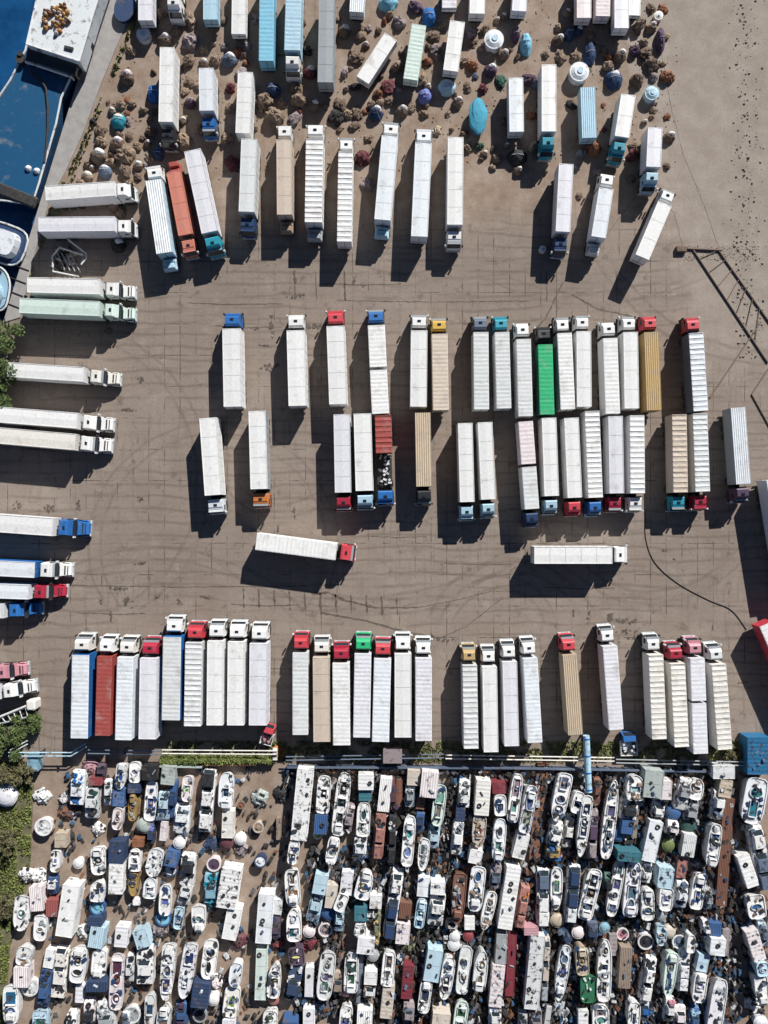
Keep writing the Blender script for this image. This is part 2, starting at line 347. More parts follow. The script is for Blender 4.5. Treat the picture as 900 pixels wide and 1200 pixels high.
# ------------------------------------------------------------------ trucks
wm = MB(); n = 14; r = .5
vs = [(r*math.cos(2*PI*i/n), s_, r*math.sin(2*PI*i/n)) for s_ in (-.15, .15) for i in range(n)]
wm.add(vs, [(i, (i+1) % n, n+(i+1) % n, n+i) for i in range(n)] + [tuple(range(n, 2*n)), tuple(reversed(range(n)))])
wheel_me = None
def wheels(t, xs, wd, r=.5):
    global wheel_me
    for x in xs:
        for s_ in (-1, 1):
            if wheel_me is None:
                o = wm.build('wheel', M['dark'], t); wheel_me = o.data
            else:
                o = bpy.data.objects.new('wheel', wheel_me); C.objects.link(o); o.parent = t
            o.location = (x, s_*(wd/2-.17), .5)
def loft(mb, prof, mi=0):
    """prof: list of (x, z, halfwidth) closed profile along the length; makes a body symmetric in y"""
    n = len(prof); vs = [(x, -w, z) for x, z, w in prof] + [(x, w, z) for x, z, w in prof]
    fs = [(i, (i+1) % n, n+(i+1) % n, n+i) for i in range(n)]
    fs += [tuple(reversed(range(n))), tuple(range(n, 2*n))]; mb.add(vs, fs, mi)
def cab(t, xf, wd, color, nose, hatch, ch=3.55):
    """xf: x of the front bumper; cab extends backwards"""
    ch = random.choice((ch, ch, ch-.2, ch-.5)); w = wd/2; mb = MB(); x0 = xf - (1.7 if nose else 0)
    loft(mb, [(x0, .55, w-.05), (x0, 1.5, w-.05), (x0-.12, 1.75, w-.05), (x0-.55, 2.75, w-.14), (x0-.68, 2.95, w-.16), (x0-.85, ch-.12, w-.22), (x0-1.05, ch, w-.25), (x0-2.0, ch+.05, w-.25), (x0-2.2, ch-.1, w-.2), (x0-2.25, 2.4, w-.06), (x0-2.25, .8, w-.05)][::-1])
    o = mb.build('cab', M['paint'], t, var(color, .1))
    g = MB()
    loft(g, [(x0-.10, 1.74, w-.16), (x0-.50, 2.68, w-.24), (x0-.47, 2.72, w-.24), (x0-.06, 1.78, w-.16)])
    g.build('windscreen', M['glass'], o)
    for s_ in (-1, 1):
        gg = MB(); gg.box(x0-1.35, x0-.6, s_*(w-.12)-.015, s_*(w-.12)+.07*1, 1.75, 2.4); gg.build('side_window', M['glass'], o)
    v = MB(); v.box(x0-.62, x0-.28, -w+.16, w-.16, 2.86, 2.92, bev=.02); v.build('sun_visor', M['paint'], o, var(color, .1) if random.random() < .6 else COL['grey'])
    if hatch:
        hh = MB(); hh.box(x0-1.52, x0-1.18, -.26, .26, ch+.0, ch+.10, bev=.02); hh.build('roof_hatch', M['glass'], o)
    d = MB()
    d.box(x0-2.32, x0-2.27, -w+.2, w-.2, 1.0, 2.9)
    for s_ in (-1, 1): d.cyl(x0-2.38, s_*(w-.22), .9, 3.1, .07, n=8)
    d.build('exhaust', M['dark'], o)
    for s_ in (-1, 1):
        mm = MB(); y = s_*(w+.12); mm.box(x0-.35, x0-.1, y-.11, y+.11, 1.9, 2.6, bev=.03); mm.tube([(x0-.25, s_*(w-.1), 2.55), (x0-.22, y, 2.5)], .03)
        mm.build('mirror', M['dark'] if random.random() < .5 else M['paint'], o, COL['light_grey'])
        ff = MB(); ff.box(x0-2.0, x0-.1, s_*(w-.03)-.02, s_*(w-.03)+.04, .55, 1.2, bev=.02); ff.build('side_step', M['dark'], o)
    bp = MB(); bp.box(xf-.35, xf+.1, -w+.03, w-.03, .35, .85, bev=.08); bp.build('bumper', M['paint'], o, COL['grey'])
    if nose:
        hd = MB(); loft(hd, [(xf, .7, w-.35), (xf, 1.55, w-.45), (xf-.35, 1.8, w-.45), (x0+.1, 2.0, w-.25), (x0+.05, .7, w-.25)][::-1]); ho = hd.build('hood', M['paint'], o, var(color, .05))
        gr = MB(); gr.box(xf-.95, xf-.75, -w+.5, w-.5, 1.84, 1.93); gr.box(xf-.5, xf-.38, -w+.5, w-.5, 1.78, 1.86); gr.build('hood_vent', M['dark'], ho)
        for s_ in (-1, 1):
            fd = MB(); fd.box(xf-1.35, xf-.3, s_*(w-.2)-.15, s_*(w-.2)+.15, .75, 1.15, bev=.1); fd.build('fender', M['paint'], ho, var(color, .05))
    for s_ in (-1, 1):
        lt = MB(); lt.box(xf+.0, xf+.12, s_*(w-.35)-.18, s_*(w-.35)+.18, .9, 1.1); lt.build('headlight', M['paint'], o, COL['light_grey'])
    return o
def roof_mesh(x0, x1, w, z, style):
    """trailer roof from x0 (rear) to x1 (front), half width w"""
    mb = MB(); L = x1 - x0
    if style == 'smooth':
        n = max(2, round(L/2.6)); e = .05
        for i in range(n):
            a, b_ = x0+L*i/n+.02, x0+L*(i+1)/n-.02
            mb.add([(a,-w+e,z),(b_,-w+e,z),(b_,0,z+.05),(a,0,z+.05),(b_,w-e,z),(a,w-e,z)], [(0,1,2,3),(3,2,4,5)])
        mb.box(x0, x1, -w, -w+.09, z-.1, z+.05); mb.box(x0, x1, w-.09, w, z-.1, z+.05); mb.box(x0, x0+.09, -w+.09, w-.09, z-.1, z+.048); mb.box(x1-.09, x1, -w+.09, w-.09, z-.1, z+.048)
        mb.box(x0+.02, x1-.02, -w+.02, w-.02, z-.12, z-.03)
    elif style in ('ribbed', 'deep'):
        p = .62 if style == 'ribbed' else .78; n = max(3, round(L/p)); amp = .026 if style == 'ribbed' else .065; vs = []; fs = []
        K = [(-w, -.05), (-w+.09, 0), (-w*.35, 0), (w*.35, 0), (w-.09, 0), (w, -.05)]
        for i in range(2*n+1):
            x = x0+L*i/(2*n); s_ = -amp*random.uniform(.5, 1.4) if i % 2 else 0
            for j, (y, dz) in enumerate(K):
                sag = s_ if 0 < j < 5 else s_*.2
                vs.append((x+random.uniform(-.03, .03)*(0 < i < 2*n), y, z+.03+dz+sag*random.uniform(.6, 1.2)))
        for i in range(2*n):
            for j in range(5): q = i*6+j; fs.append((q+6, q+7, q+1, q)[::-1] if False else (q, q+6, q+7, q+1))
        mb.add(vs, fs)
        mb.box(x0, x1, -w, -w+.05, z-.12, z-.01); mb.box(x0, x1, w-.05, w, z-.12, z-.01)
        if style == 'deep':
            for i in range(n+1):
                x = x0+L*i/n; x = min(max(x, x0+.05), x1-.05); mb.box(x-.035, x+.035, -w+.03, w-.03, z+.035, z+.07)
    elif style == 'long':
        n = 7; vs = []; fs = []
        for i in range(2):
            x = (x0, x1)[i]
            for j in range(2*n+1): vs.append((x, -w+2*w*j/(2*n), z+.04-(.07 if j % 2 else 0)))
        for j in range(2*n): fs.append((j, 2*n+1+j, 2*n+2+j, j+1))
        mb.add(vs, fs); mb.box(x0, x1, -w, -w+.05, z-.12, z-.0); mb.box(x0, x1, w-.05, w, z-.12, z-.0)
    return mb
def trailer(t, x0, x1, w, z, rc, sc, style, name='trailer', zb=1.15):
    mb = MB(); mb.box(x0+.01, x1-.01, -w+.02, w-.02, zb, z-.12)
    for x in (x0+.05, x1-.05): mb.box(x-.06, x+.06, -w, -w+.12, zb, z-.13); mb.box(x-.06, x+.06, w-.12, w, zb, z-.13)
    for k in range(1, int((x1-x0)/1.2)):
        x = x0+1.2*k; mb.box(x-.03, x+.03, -w-.005, w+.005, zb+.02, z-.14)
    mb.box(x0, x1, -w-.01, w+.01, zb-.08, zb+.12)
    o = mb.build(name, M['paint'], t, var(sc))
    roof_mesh(x0, x1, w, z, style).build('roof', M['tarp'] if style != 'smooth' else M['paint'], o, var(rc, .05))
    db = MB(); db.box(x0-.04, x0-.0, -.02, .02, zb+.1, z-.2); db.box(x0-.03, x0, -w+.15, w-.15, zb+.5, zb+.56); db.build('rear_door_bars', M['dark'], o)
    return o
def truck(F, R, wpx, cabc, rc, style='smooth', sc=None, nose=False, split=None, ht=3.95, cablen=None, hatch=True, tail=None, kind=None, gap=.6):
    """F, R: photo positions of the front and the rear"""
    a = W(F[0], F[1], 2.6); b_ = W(R[0], R[1], 2.6); d = a-b_; L = d.length; rz = math.atan2(d.y, d.x); mid = (a+b_)/2
    per = Vector((-d.y, d.x)).normalized(); off = abs(mid.dot(per))
    wd = wpx/S*(1-3.6/H) - off*2.9/H*.8; wd = min(max(wd, 2.2), 3.05)
    t = thing('semi_truck', mid.x, mid.y, rz)
    xf = L/2; w = wd/2; cl = 2.25+(1.7 if nose else 0); xr = -L/2
    cwid = min(wd, 2.6)
    if cabc: cab(t, xf-.1, cwid, cabc, nose, hatch, ht-.35)
    tf = xf-.1-cl-gap if cabc else xf
    ch = MB(); ch.box(xr+.3, (xf-.6) if cabc else xf-.3, -.5, .5, .75, 1.02); ch.box(xr+.1, xr+.22, -w+.2, w-.2, .5, .75)
    if cabc: ch.box(tf-2.0, tf+.9, -w+.3, w-.3, .55, .95)
    ch.build('chassis', M['dark'], t)
    r0 = xr
    if tail:
        r0 = xr+2.0; tb = MB(); tb.box(xr+.05, r0-.1, -w+.15, w-.15, 1.0, 1.7, bev=.1); tb.box(xr+.1, xr+.9, -w+.35, w-.35, 1.7, 2.5, bev=.1); tb.box(xr+1.1, xr+1.6, -w+.3, w-.4, 1.7, 2.2, bev=.1)
        tb.build('rear_deck', M['worn'], t, COL[tail])
    sc = sc or rc
    if split:
        xs = tf-(tf-r0)*split
        rc2 = rc
        if isinstance(rc, tuple): rc, rc2 = rc; sc = rc
        trailer(t, xs+.25, tf, w, ht, rc, sc, style); trailer(t, r0, xs-.2, w, ht-.05, rc2, rc2, style)
    else: trailer(t, r0, tf, w, ht, rc, sc, style)
    wheels(t, [xr+1.4, xr+2.7, xr+4.0][:2 if L < 12 else 3], wd)
    if cabc: wheels(t, [xf-1.3, tf-.6], cwid)
    return t
def tag_truck(t, label, group): tag(t, label, 'truck', group)
STY = dict(smooth='smooth', ribbed='ribbed', deep='deeply ribbed', long='lengthwise grooved')
def row(items, group, where, along='left', order=0):
    idx = sorted(range(len(items)), key=lambda i: items[i][0][0][order] + items[i][0][1][order])
    for rank, i in enumerate(idx):
        a, k = items[i]; t = truck(*a, **k)
        rc = a[4]; rcw = cw(rc[0]) if isinstance(rc, tuple) else cw(rc); st = STY[a[5] if len(a) > 5 else 'smooth']
        if isinstance(rc, tuple) or k.get('split'): st = 'two-part'
        cabw = cw(a[3]) + ' cab' if a[3] else 'no cab'
        tag_truck(t, f"{cabw} truck, {st} {rcw} trailer, {ORD[rank]} from {along} {where}", group)
def I(*a, **k): return (a, k)
# middle upper row
row([I((273,365),(275,478),25,'blue','white'), I((347,367),(350,477),23,'white','white'), I((393,362),(397,475),22,'red','white'),
     I((440,361),(446,486),20,'blue','white','ribbed',split=.49), I((491,367),(490,478),20,'white','white'),
     I((514,371),(516,482),20,'yellow','beige','ribbed'), I((562,369),(563,481),20,'slate','light_grey','ribbed'),
     I((586,369),(589,480),20,'teal','light_grey','ribbed'), I((611,377),(614,489),19,'white','light_grey','ribbed'),
     I((636,381),(639,487),20,'black','green','ribbed',sc='dark_green',gap=.9), I((658,370),(663,481),20,'white','white','ribbed',sc='white'),
     I((681,368),(682,478),20,'white','white'), I((711,376),(715,486),21,'white','white','ribbed'), I((735,369),(737,480),20,'white','white'),
     I((759,369),(763,482),19,'red','ochre','long'), I((810,370),(817,483),23,'red','pale_white','deep',sc='slate')],
    'trucks in the upper of two back to back rows', 'in upper back-to-back row')
row([I((254,603),(246,491),24,'pale_white','white'), I((306,596),(303,483),23,'orange','white',sc='grey'), I((403,600),(401,487),20,'crimson','lavender'),
     I((428,598),(425,486),21,'light_blue','white'), I((497,593),(495,485),19,'black','tan','long'),
     I((547,611),(544,497),19,'light_blue','white'), I((572,608),(567,496),19,'light_blue','white'),
     I((623,619),(614,495),19,'navy',('light_grey','pinkish_white'),'ribbed',split=.5), I((645,604),(641,491),19,'light_blue','white'),
     I((672,606),(667,491),18,'red','white'), I((696,606),(691,483),19,'blue','white','deep'), I((720,601),(718,489),20,'crimson','lavender'),
     I((744,601),(743,488),19,'white','white','deep'), I((794,600),(792,487),19,'teal','beige','deep',sc='beige'),
     I((820,599),(816,486),19,'crimson','light_grey','deep'), I((868,590),(860,479),22,'purple','pale_white','long',sc='grey')],
    'trucks in the lower of two back to back rows', 'in lower back-to-back row')
row([I((99,743),(97,862),27,'cream','pale_white','ribbed',sc='blue'), I((127,745),(124,859),24,'white','brick_red','ribbed',sc='brick_red'),
     I((151,746),(148,864),25,'cream','pale_white','ribbed'), I((178,747),(176,863),26,'crimson','lavender'),
     I((205,722),(203,841),26,'white','light_grey','ribbed',sc='blue'), I((230,729),(228,848),24,'red','light_grey','deep'),
     I((255,727),(254,847),23,'white','white'), I((279,728),(278,847),23,'white','white'), I((305,730),(304,847),24,'white','lavender'),
     I((353,741),(353,858),20,'red','light_grey','ribbed'), I((377,746),(378,866),21,'cream','beige'), I((400,753),(401,870),21,'crimson','white','ribbed'),
     I((426,742),(424,861),20,'green','lavender','ribbed'), I((449,748),(446,866),20,'red','pale_white','ribbed'), I((472,742),(472,861),20,'white','white'),
     I((496,747),(496,865),20,'white','lavender','ribbed'), I((549,755),(551,874),19,'ochre','light_grey','deep'), I((572,757),(574,878),19,'white','white'),
     I((595,751),(598,871),19,'white','lavender'), I((618,747),(625,867),19,'white','pale_white','ribbed'), I((664,743),(672,858),18,'red','tan','long'),
     I((710,733),(719,852),19,'white','lavender','ribbed'), I((764,743),(769,863),18,'white','cream','deep'), I((789,753),(795,872),18,'crimson','cream','deep'),
     I((812,747),(817,880),18,'pink','lavender','ribbed',split=.46), I((836,754),(845,875),18,'light_grey','cream','deep')],
    'trucks lined up along the fence', 'in row along fence')
row([I((157,224),(58,231),21,'white','white',gap=.1), I((157,266),(50,267),22,'white','lavender',gap=.1),
     I((156,340),(37,337),23,'white','white',nose=True), I((156,366),(28,361),22,'mint','mint',nose=True), I((138,443),(14,435),20,'cream','white',nose=True),
     I((130,497),(2,487),20,'white','white',nose=True), I((128,522),(0,511),20,'white','cream',nose=True), I((102,620),(-24,611),22,'blue','white',nose=True),
     I((81,669),(-40,663),20,'white','pale_white',nose=True,sc='blue'), I((74,694),(-45,690),19,'crimson','pale_white',nose=True), I((45,714),(-70,716),17,'blue','light_grey','deep',nose=True),
     I((28,786),(-80,792),20,'pink','white',nose=True), I((38,806),(-70,817),18,'white','lavender',nose=True)],
    'trucks parked nose out along the left edge', 'down the left edge', 'top', 1)
# upper row
row([I((180,193),(198,315),23,'white','pale_white','long',sc='light_blue',tail='light_blue'), I((223,299),(202,188),18,'salmon','salmon','smooth',ht=3.2,tail='brick_red'),
     I((253,298),(228,181),22,'teal','lavender'), I((290,275),(294,168),22,'navy','light_grey'), I((334,146),(335,271),20,'white','beige',tail='brown'),
     I((370,145),(368,280),22,'white','white','deep',tail='grey'), I((406,160),(404,287),18,'white','white','deep'), I((459,142),(447,277),20,'white','pale_white',tail='light_blue'),
     I((497,150),(491,281),20,'pale_white','pale_white'), I((532,290),(533,166),20,'white','white'), I((656,298),(661,197),19,'navy','lavender'),
     I((711,203),(696,297),19,'white','pale_white',tail='light_grey'), I((784,222),(749,305),17,'light_grey','white')],
    'trucks in the upper row under the bouldered ground', 'in row below boulders')
def single(F, R, w, cabc, rc, style='smooth', label='', group=None, **k):
    t = truck(F, R, w, cabc, rc, style, **k)
    if cabc is None: t.name = 'trailer_box'; tag(t, label, 'trailer', group)
    else: tag(t, label, 'truck', group)
    REFS.append((((F[0]+R[0])/2, (F[1]+R[1])/2), k.get('ht', 0), F, R, label)); return t
REFS = []
GT = 'vehicles and boxes standing among the boulders'
single((417,649),(302,634),21,'red','white','ribbed','red cab truck standing alone crosswise at the left of the open aisle')
single((737,650),(624,650),21,'white','white','smooth','all white truck standing alone crosswise at the right of the open aisle')
single((924,705),(901,562),22,'white','pale_white','smooth','pale trailer truck cut off by the right edge, upright and upper one')
single((894,730),(947,852),22,None,'white','ribbed','slanting white trailer with red side cut off by the lower right edge',sc='red',ht=3.6)
REFS.clear()
TZ = [((761,223),(764,155),18,'light_blue','lavender','white box truck with pale blue cab, the rightmost vehicle among boulders','the rightmost white box truck'),
 ((722,188),(733,117),18,'teal','white','slanting white truck with teal cab left of the rightmost box truck','the slanting teal cab truck'),
 ((641,182),(641,82),19,'teal','white','long upright white trailer with teal cab hidden under blue green cover','the long teal cab truck'),
 ((197,171),(199,62),21,'black','white','long clean white trailer truck with black cab below the top left corner','the black cab truck'),
 ((245,158),(244,86),19,'blue','pale_white','short white truck with bright blue cab beside the long black cab truck','the short blue cab truck'),
 ((343,88),(346,-20),21,'white','light_blue','sky blue trailer truck with white cab cut by the top edge','the sky blue truck with white cab'),
 ((205,19),(205,-60),20,'white','white','white cab truck nearly cut off by the top edge near left','the white cab truck at the top edge')]
for F, R, w, cb, rc, lab, hd in TZ: single(F, R, w, cb, rc, 'ribbed' if 'sky' in lab else 'smooth', lab, GT); REFS[-1] = ((F, R), hd)
TB = [((688,104),(690,163),19,'light_blue','long','pale blue grooved box without cab in the right part of boulders','the pale blue grooved box',3),
 ((604,93),(605,156),19,'pale_white','smooth','pale white narrow box beside the long teal cab truck','the pale white narrow box',3),
 ((289,89),(286,160),21,'white','smooth','plain white trailer box between the sky blue and blue cab trucks','the plain white trailer box',3.6),
 ((314,-30),(313,76),19,'sky_blue','ribbed','sky blue ribbed trailer without cab, left of the sky blue truck','the sky blue ribbed trailer',3.6),
 ((384,-2),(382,101),20,'grey','smooth','long plain grey trailer without cab cut by the top edge','the long grey trailer',3.6),
 ((458,42),(425,93),20,'white','smooth','white box lying diagonally across the boulder field','the diagonal white box',2.4),
 ((491,30),(481,94),17,'mint','ribbed','mint green tinted narrow box right of the diagonal white box','the mint green box',2.8),
 ((536,26),(528,84),18,'white','smooth','short white box leaning right, beside the round water tank','the short white box by the tank',2.8),
 ((560,-30),(559,17),20,'white','smooth','white box cut by the top edge above the round tank','the white box above the tank',2.8),
 ((611,-30),(608,14),18,'lavender','smooth','white lilac box cut by the top edge right of the tank','the lilac box at the top edge',2.8),
 ((684,-30),(684,22),15,'pinkish_white','smooth','leftmost of three pale boxes side by side at the top right edge','the leftmost of three top edge boxes',2.8),
 ((707,-30),(706,20),16,'pinkish_white','ribbed','middle of three pale boxes side by side at the top right edge','the middle of three top edge boxes',2.8),
 ((728,-30),(728,34),17,'lavender','smooth','rightmost and longest of three pale boxes at the top right edge','the longest of three top edge boxes',2.8),
 ((247,-30),(247,24),15,'light_blue','smooth','narrow light blue box cut by the top edge near the left','the narrow light blue box',2.8),
 ((171,-30),(171,25),16,'lavender','smooth','lilac box cut by the top edge nearest the quay','the lilac box by the quay',2.8),
 ((421,-30),(418,15),17,'pale_white','long','pale box cut by the top edge between grey trailer and blue dome','the pale box by the blue dome',2.8),
 ((280,-30),(279,38),13,'white','smooth','thin white box cut by the top edge left of sky blue trailer','the thin white box',2.2),
 ((746,-30),(744,14),10,'light_grey','smooth','thin grey white box cut by the top edge at far right','the thin grey box',1.8),
 ((527,-20),(527,6),16,'lavender','ribbed','small lilac box end peeking in at the top edge beside white one','the small lilac box end',2.0)]
for F, R, w, rc, sty, lab, hd, ht in TB:
    single(F, R, w, None, rc, sty, lab, GT, ht=ht); REFS[-1] = ((F, R), hd)
# the truck with the red container and bare chassis
t = truck((452,593),(449,488),21,'blue','brick_red','deep'); tag(t, 'blue cab truck with short red container at rear and bare cluttered chassis', 'truck', 'trucks in the lower of two back to back rows')
for o in list(t.children):
    if o.name.startswith('trailer'):
        for c_ in list(o.children): bpy.data.objects.remove(c_)
        bpy.data.objects.remove(o)
trailer(t, -6.9, -1.2, 1.25, 3.7, 'brick_red', 'brick_red', 'deep', 'container')
mb = MB(); mb.box(-1.0, 4.0, -1.15, 1.15, 1.05, 1.2)
for k in range(26):
    x = random.uniform(-.8, 3.8); y = random.uniform(-.9, .9); s_ = random.uniform(.1, .4); mb.box(x-s_, x+s_, y-.15, y+.15, 1.2, 1.3+random.uniform(0, .7), rz=random.uniform(0, 3), mi=random.choice((0,1,1)))
mb.build('flatbed_load', [M['dark'], M['scrapped']], t, 'light_grey')

# ------------------------------------------------------------------ boulders, tanks, bundles in the upper field
def boulder(px, py, r, color, seed):
    p = W(px, py, .6); R = r/S*1.02; mb = MB(); hh = R*random.uniform(.7, 1.4)
    mb.dome(0, 0, -.05, R*1.1, R*random.uniform(.62, 1.05), hh, 18, 7, .6, seed=seed*1.7)
    for k in range(random.randrange(1, 4)):
        a_ = random.uniform(0, 6.28); mb.dome(R*.75*math.cos(a_), R*.75*math.sin(a_), -.05, R*.5, R*.42, hh*random.uniform(.3, .7), 12, 5, .6, seed=seed+k)
    o = mb.build('boulder', M['rock'], None, var(color, .15), (p.x, p.y, 0), random.uniform(0, 6), smooth=False); return o
def capped(px, py, r, color, capc, seed):
    """mound whose sunlit top is painted by a pale sheet"""
    p = W(px, py, .6); R = r/S; mb = MB(); t = thing('sunlit_mound', p.x, p.y)
    hh = R*1.2; mb.dome(0, 0, -.05, R, R*.9, hh, 18, 7, .3, seed=seed); mb.build('mound', M['rock'], t, var(color, .1))
    s2 = MB(); s2.dome(R*.22, R*.3, hh*.35, R*.62, R*.5, hh*.8, 14, 5, .3, seed=seed+3); s2.build('highlight', M['cloth'], t, capc)  # pale sunward cap paints in the lit top; one is a white rag
    return t
def tankd(px, py, r, color, h=2.4, lid='light_blue'):
    p = W(px, py, h*.8); R = r/S; t = thing('storage_tank', p.x, p.y)
    mb = MB(); mb.cyl(0, 0, 0, h*.8, R, n=28); mb.cyl(0, 0, h*.8, h, R, R*.55, n=28); mb.ring(0, 0, h*.78, h*.84, R+.04, R-.1, n=28); mb.build('tank_shell', M['worn'], t, color)
    l = MB(); l.cyl(R*.05, 0, h, h+.12, R*.3, n=16); l.build('tank_lid', M['worn'], t, lid); return t
def bundle(px, py, rx, ry, color, seed, h=1.4, cap=None):
    p = W(px, py, h*.5); t = thing('tarp_bundle', p.x, p.y); mb = MB(); mb.dome(0, 0, -.03, rx/S, ry/S, h, 20, 7, .22, seed=seed); mb.build('tarp', M['cloth'], t, color, smooth=False)
    ro = MB(); ro.tube([(-rx/S*.9, 0, h*.3), (-rx/S*.5, 0, h*.92), (0, 0, h*1.03), (rx/S*.5, 0, h*.92), (rx/S*.9, 0, h*.3)], .035); ro.build('rope', M['worn'], t, COL['light_grey'])
    if cap:
        c2 = MB(); c2.dome(.1, ry/S*.35, h*.4, rx/S*.6, ry/S*.45, h*.65, 14, 5, .3, seed=seed+1); c2.build('cover', M['cloth'], t, cap)
    return t
def nearref(x, y):
    best = None
    for (F, R), hd in REFS:
        a = Vector(F); b_ = Vector(R); d = b_-a; k = max(0, min(1, (Vector((x, y))-a).dot(d)/d.length_squared)); q = a+d*k; dist = (Vector((x, y))-q).length
        if best is None or dist < best[0]: best = (dist, hd, x-q.x, y-q.y)
    dist, hd, dx, dy = best
    if abs(dx) > 2*abs(dy): w = 'right of' if dx > 0 else 'left of'
    elif abs(dy) > 2*abs(dx): w = 'below' if dy > 0 else 'above'
    else: w = ('lower ' if dy > 0 else 'upper ') + ('right of' if dx > 0 else 'left of')
    return dist, w, hd
for hd, F, R in [('the tan trailer truck',(334,146),(335,271)),('the truck with clipped upper row cab',(370,145),(368,280)),('the lilac trailer truck',(253,298),(228,181)),('the grey trailer truck',(290,275),(294,168)),
              ('the red trailer truck',(223,299),(202,188)),('the uppermost left edge truck',(157,224),(58,231)),('the narrow upper row truck',(406,160),(404,287)),('the slanted upper row truck',(784,222),(749,305)),
              ('the navy cab truck',(656,298),(661,197)),('the teal oval boat',(560,118),(560,158)),('the blue tailed truck',(459,142),(447,277))]:
    if 'clipped' in hd: hd = 'the white ribbed upper row truck'
    REFS.append(((F, R), hd))
items = []
def q(kind, x, y, r, c1, c2=None, r2=None, h=None): items.append((kind, x, y, r, c1, c2, r2, h))
for x, y, r, c1 in [(153,57,6,'brown'),(220,70,7,'dark_brown'),(221,95,6,'dark_brown'),(238,55,5,'brown'),(222,22,9,'brown'),(222,48,9,'mauve'),(248,48,4,'brown'),
    (287,72,4,'rust'),(283,85,7,'mauve'),(270,102,6,'maroon'),(355,23,4,'dark_brown'),(360,57,5,'black'),(345,104,7,'dark_brown'),(422,40,6,'brown'),(418,66,8,'dark_brown'),(415,100,6,'black'),
    (430,101,6,'dark_brown'),(468,25,7,'mauve'),(487,7,8,'purple'),(518,28,4,'brown'),(502,53,4,'dark_brown'),(495,92,7,'brown'),(455,100,8,'maroon'),(568,33,6,'dark_brown'),
    (552,37,6,'mauve'),(545,70,5,'brown'),(557,87,4,'slate'),(587,94,7,'dark_green'),(566,102,5,'maroon'),(620,93,8,'purple'),(598,57,3,'dark_brown'),(640,62,4,'dark_brown'),(658,64,7,'brown'),
    (750,29,8,'dark_brown'),(745,58,6,'purple'),(756,49,5,'brown'),(765,74,9,'dark_brown'),(748,93,7,'dark_brown'),(708,57,5,'brown'),(783,193,4,'dark_brown'),(108,141,4,'black'),(176,152,6,'dark_brown'),
    (146,181,10,'brown'),(145,200,9,'dark_brown'),(215,166,9,'brown'),(265,162,7,'brown'),(322,137,11,'brown'),(345,137,8,'mauve'),(350,117,9,'brown'),(272,190,8,'maroon'),(381,123,4,'dark_brown'),
    (398,121,7,'dark_brown'),(394,136,8,'black'),(418,131,7,'dark_brown'),(415,146,6,'dark_brown'),(398,150,4,'dark_brown'),(424,184,8,'maroon'),(432,160,5,'brown'),(525,131,4,'brown'),(513,151,5,'tan'),
    (562,170,5,'dark_green'),(548,172,5,'brown'),(564,185,3,'dark_brown'),(578,195,4,'brown'),(625,170,6,'tan'),(670,121,6,'black'),(696,173,8,'rust'),(681,179,6,'grey'),(742,180,7,'maroon'),(708,121,3,'rust'),
    (709,150,3,'maroon'),(740,208,5,'dark_brown'),(680,228,4,'dark_brown'),(140,249,6,'dark_brown'),(310,118,9,'brown'),(295,150,6,'brown'),(430,215,7,'mauve'),(345,75,5,'brown'),(205,35,5,'brown'),
    (232,100,5,'brown'),(330,152,7,'brown'),(128,190,6,'brown'),(150,215,6,'brown'),(95,215,7,'brown'),(590,140,4,'dark_brown'),(640,200,3,'brown'),(470,60,3,'brown'),(410,78,3,'brown'),(530,150,3,'brown'),(720,150,3,'brown'),
    (187,15,6,'brown'),(262,22,5,'brown'),(300,20,6,'mauve'),(395,20,4,'brown'),(575,60,4,'brown'),(655,30,4,'brown'),(690,80,4,'brown'),(735,150,4,'dark_brown'),(765,135,3,'brown'),(330,60,4,'brown'),(300,120,5,'dark_brown'),(232,150,5,'brown'),(125,118,3,'dark_brown'),(160,170,5,'brown')]:
    q('boulder', x, y, r, c1)
for x, y, r, c1, c2 in [(148,90,9,'dark_brown','pinkish_white'),(193,47,9,'dark_brown','pinkish_white'),(268,70,9,'slate','lavender'),(363,84,8,'maroon','pinkish_white'),(403,36,8,'dark_brown','pinkish_white'),
    (655,46,7,'dark_brown','cream'),(575,82,8,'purple','lavender'),(727,65,8,'dark_brown','cream'),(785,160,7,'dark_brown','cream'),(115,183,10,'dark_brown','white'),(101,206,7,'brown','cream'),
    (137,168,9,'dark_brown','pinkish_white'),(222,120,7,'purple','mauve'),(213,140,5,'brown','cream'),(368,123,7,'dark_brown','cream'),(440,132,9,'navy','lavender'),(133,241,8,'dark_brown','cream'),
    (138,287,9,'black','white'),(161,193,6,'brown','white'),(630,98,7,'slate','white'),(471,130,8,'dark_brown','cream'),(756,142,4,'brown','cream'),(678,35,6,'navy','white'),(238,73,6,'dark_brown','cream'),(583,22,4,'brown','cream')]:
    q('capped', x, y, r, c1, c2)
for x, y, r, c, h in [(579,46,11,'pale_white',2.6),(679,84,11,'pale_white',2.6),(168,40,8,'lavender',2.0),(764,109,8,'light_blue',2.2),(636,292,4,'white',1.2),(772,18,5,'cream',1.2)]: q('tank', x, y, r, c, h=h*.6)
for x, y, rx, ry, c, cap in [(455,2,11,10,'sky_blue',None),(503,18,9,11,'blue',None),(498,112,8,9,'violet_blue',None),(524,101,10,9,'light_blue','white'),(180,108,9,10,'blue',None),(138,141,9,9,'teal','cream'),
    (720,92,10,11,'navy','lavender'),(617,50,7,13,'sky_blue',None),(606,183,12,9,'black',None),(692,62,7,14,'navy',None),(320,104,9,8,'navy',None),(775,46,5,16,'purple',None),(185,180,6,7,'navy','blue'),(122,200,8,8,'slate','light_grey'),(605,40,5,7,'purple',None),(668,38,6,8,'navy',None)]:  # the black one models a dark round shadow as a bundle
    q('bundle', x, y, rx, c, cap, ry)
q('oval', 560, 138, 10, 'teal')
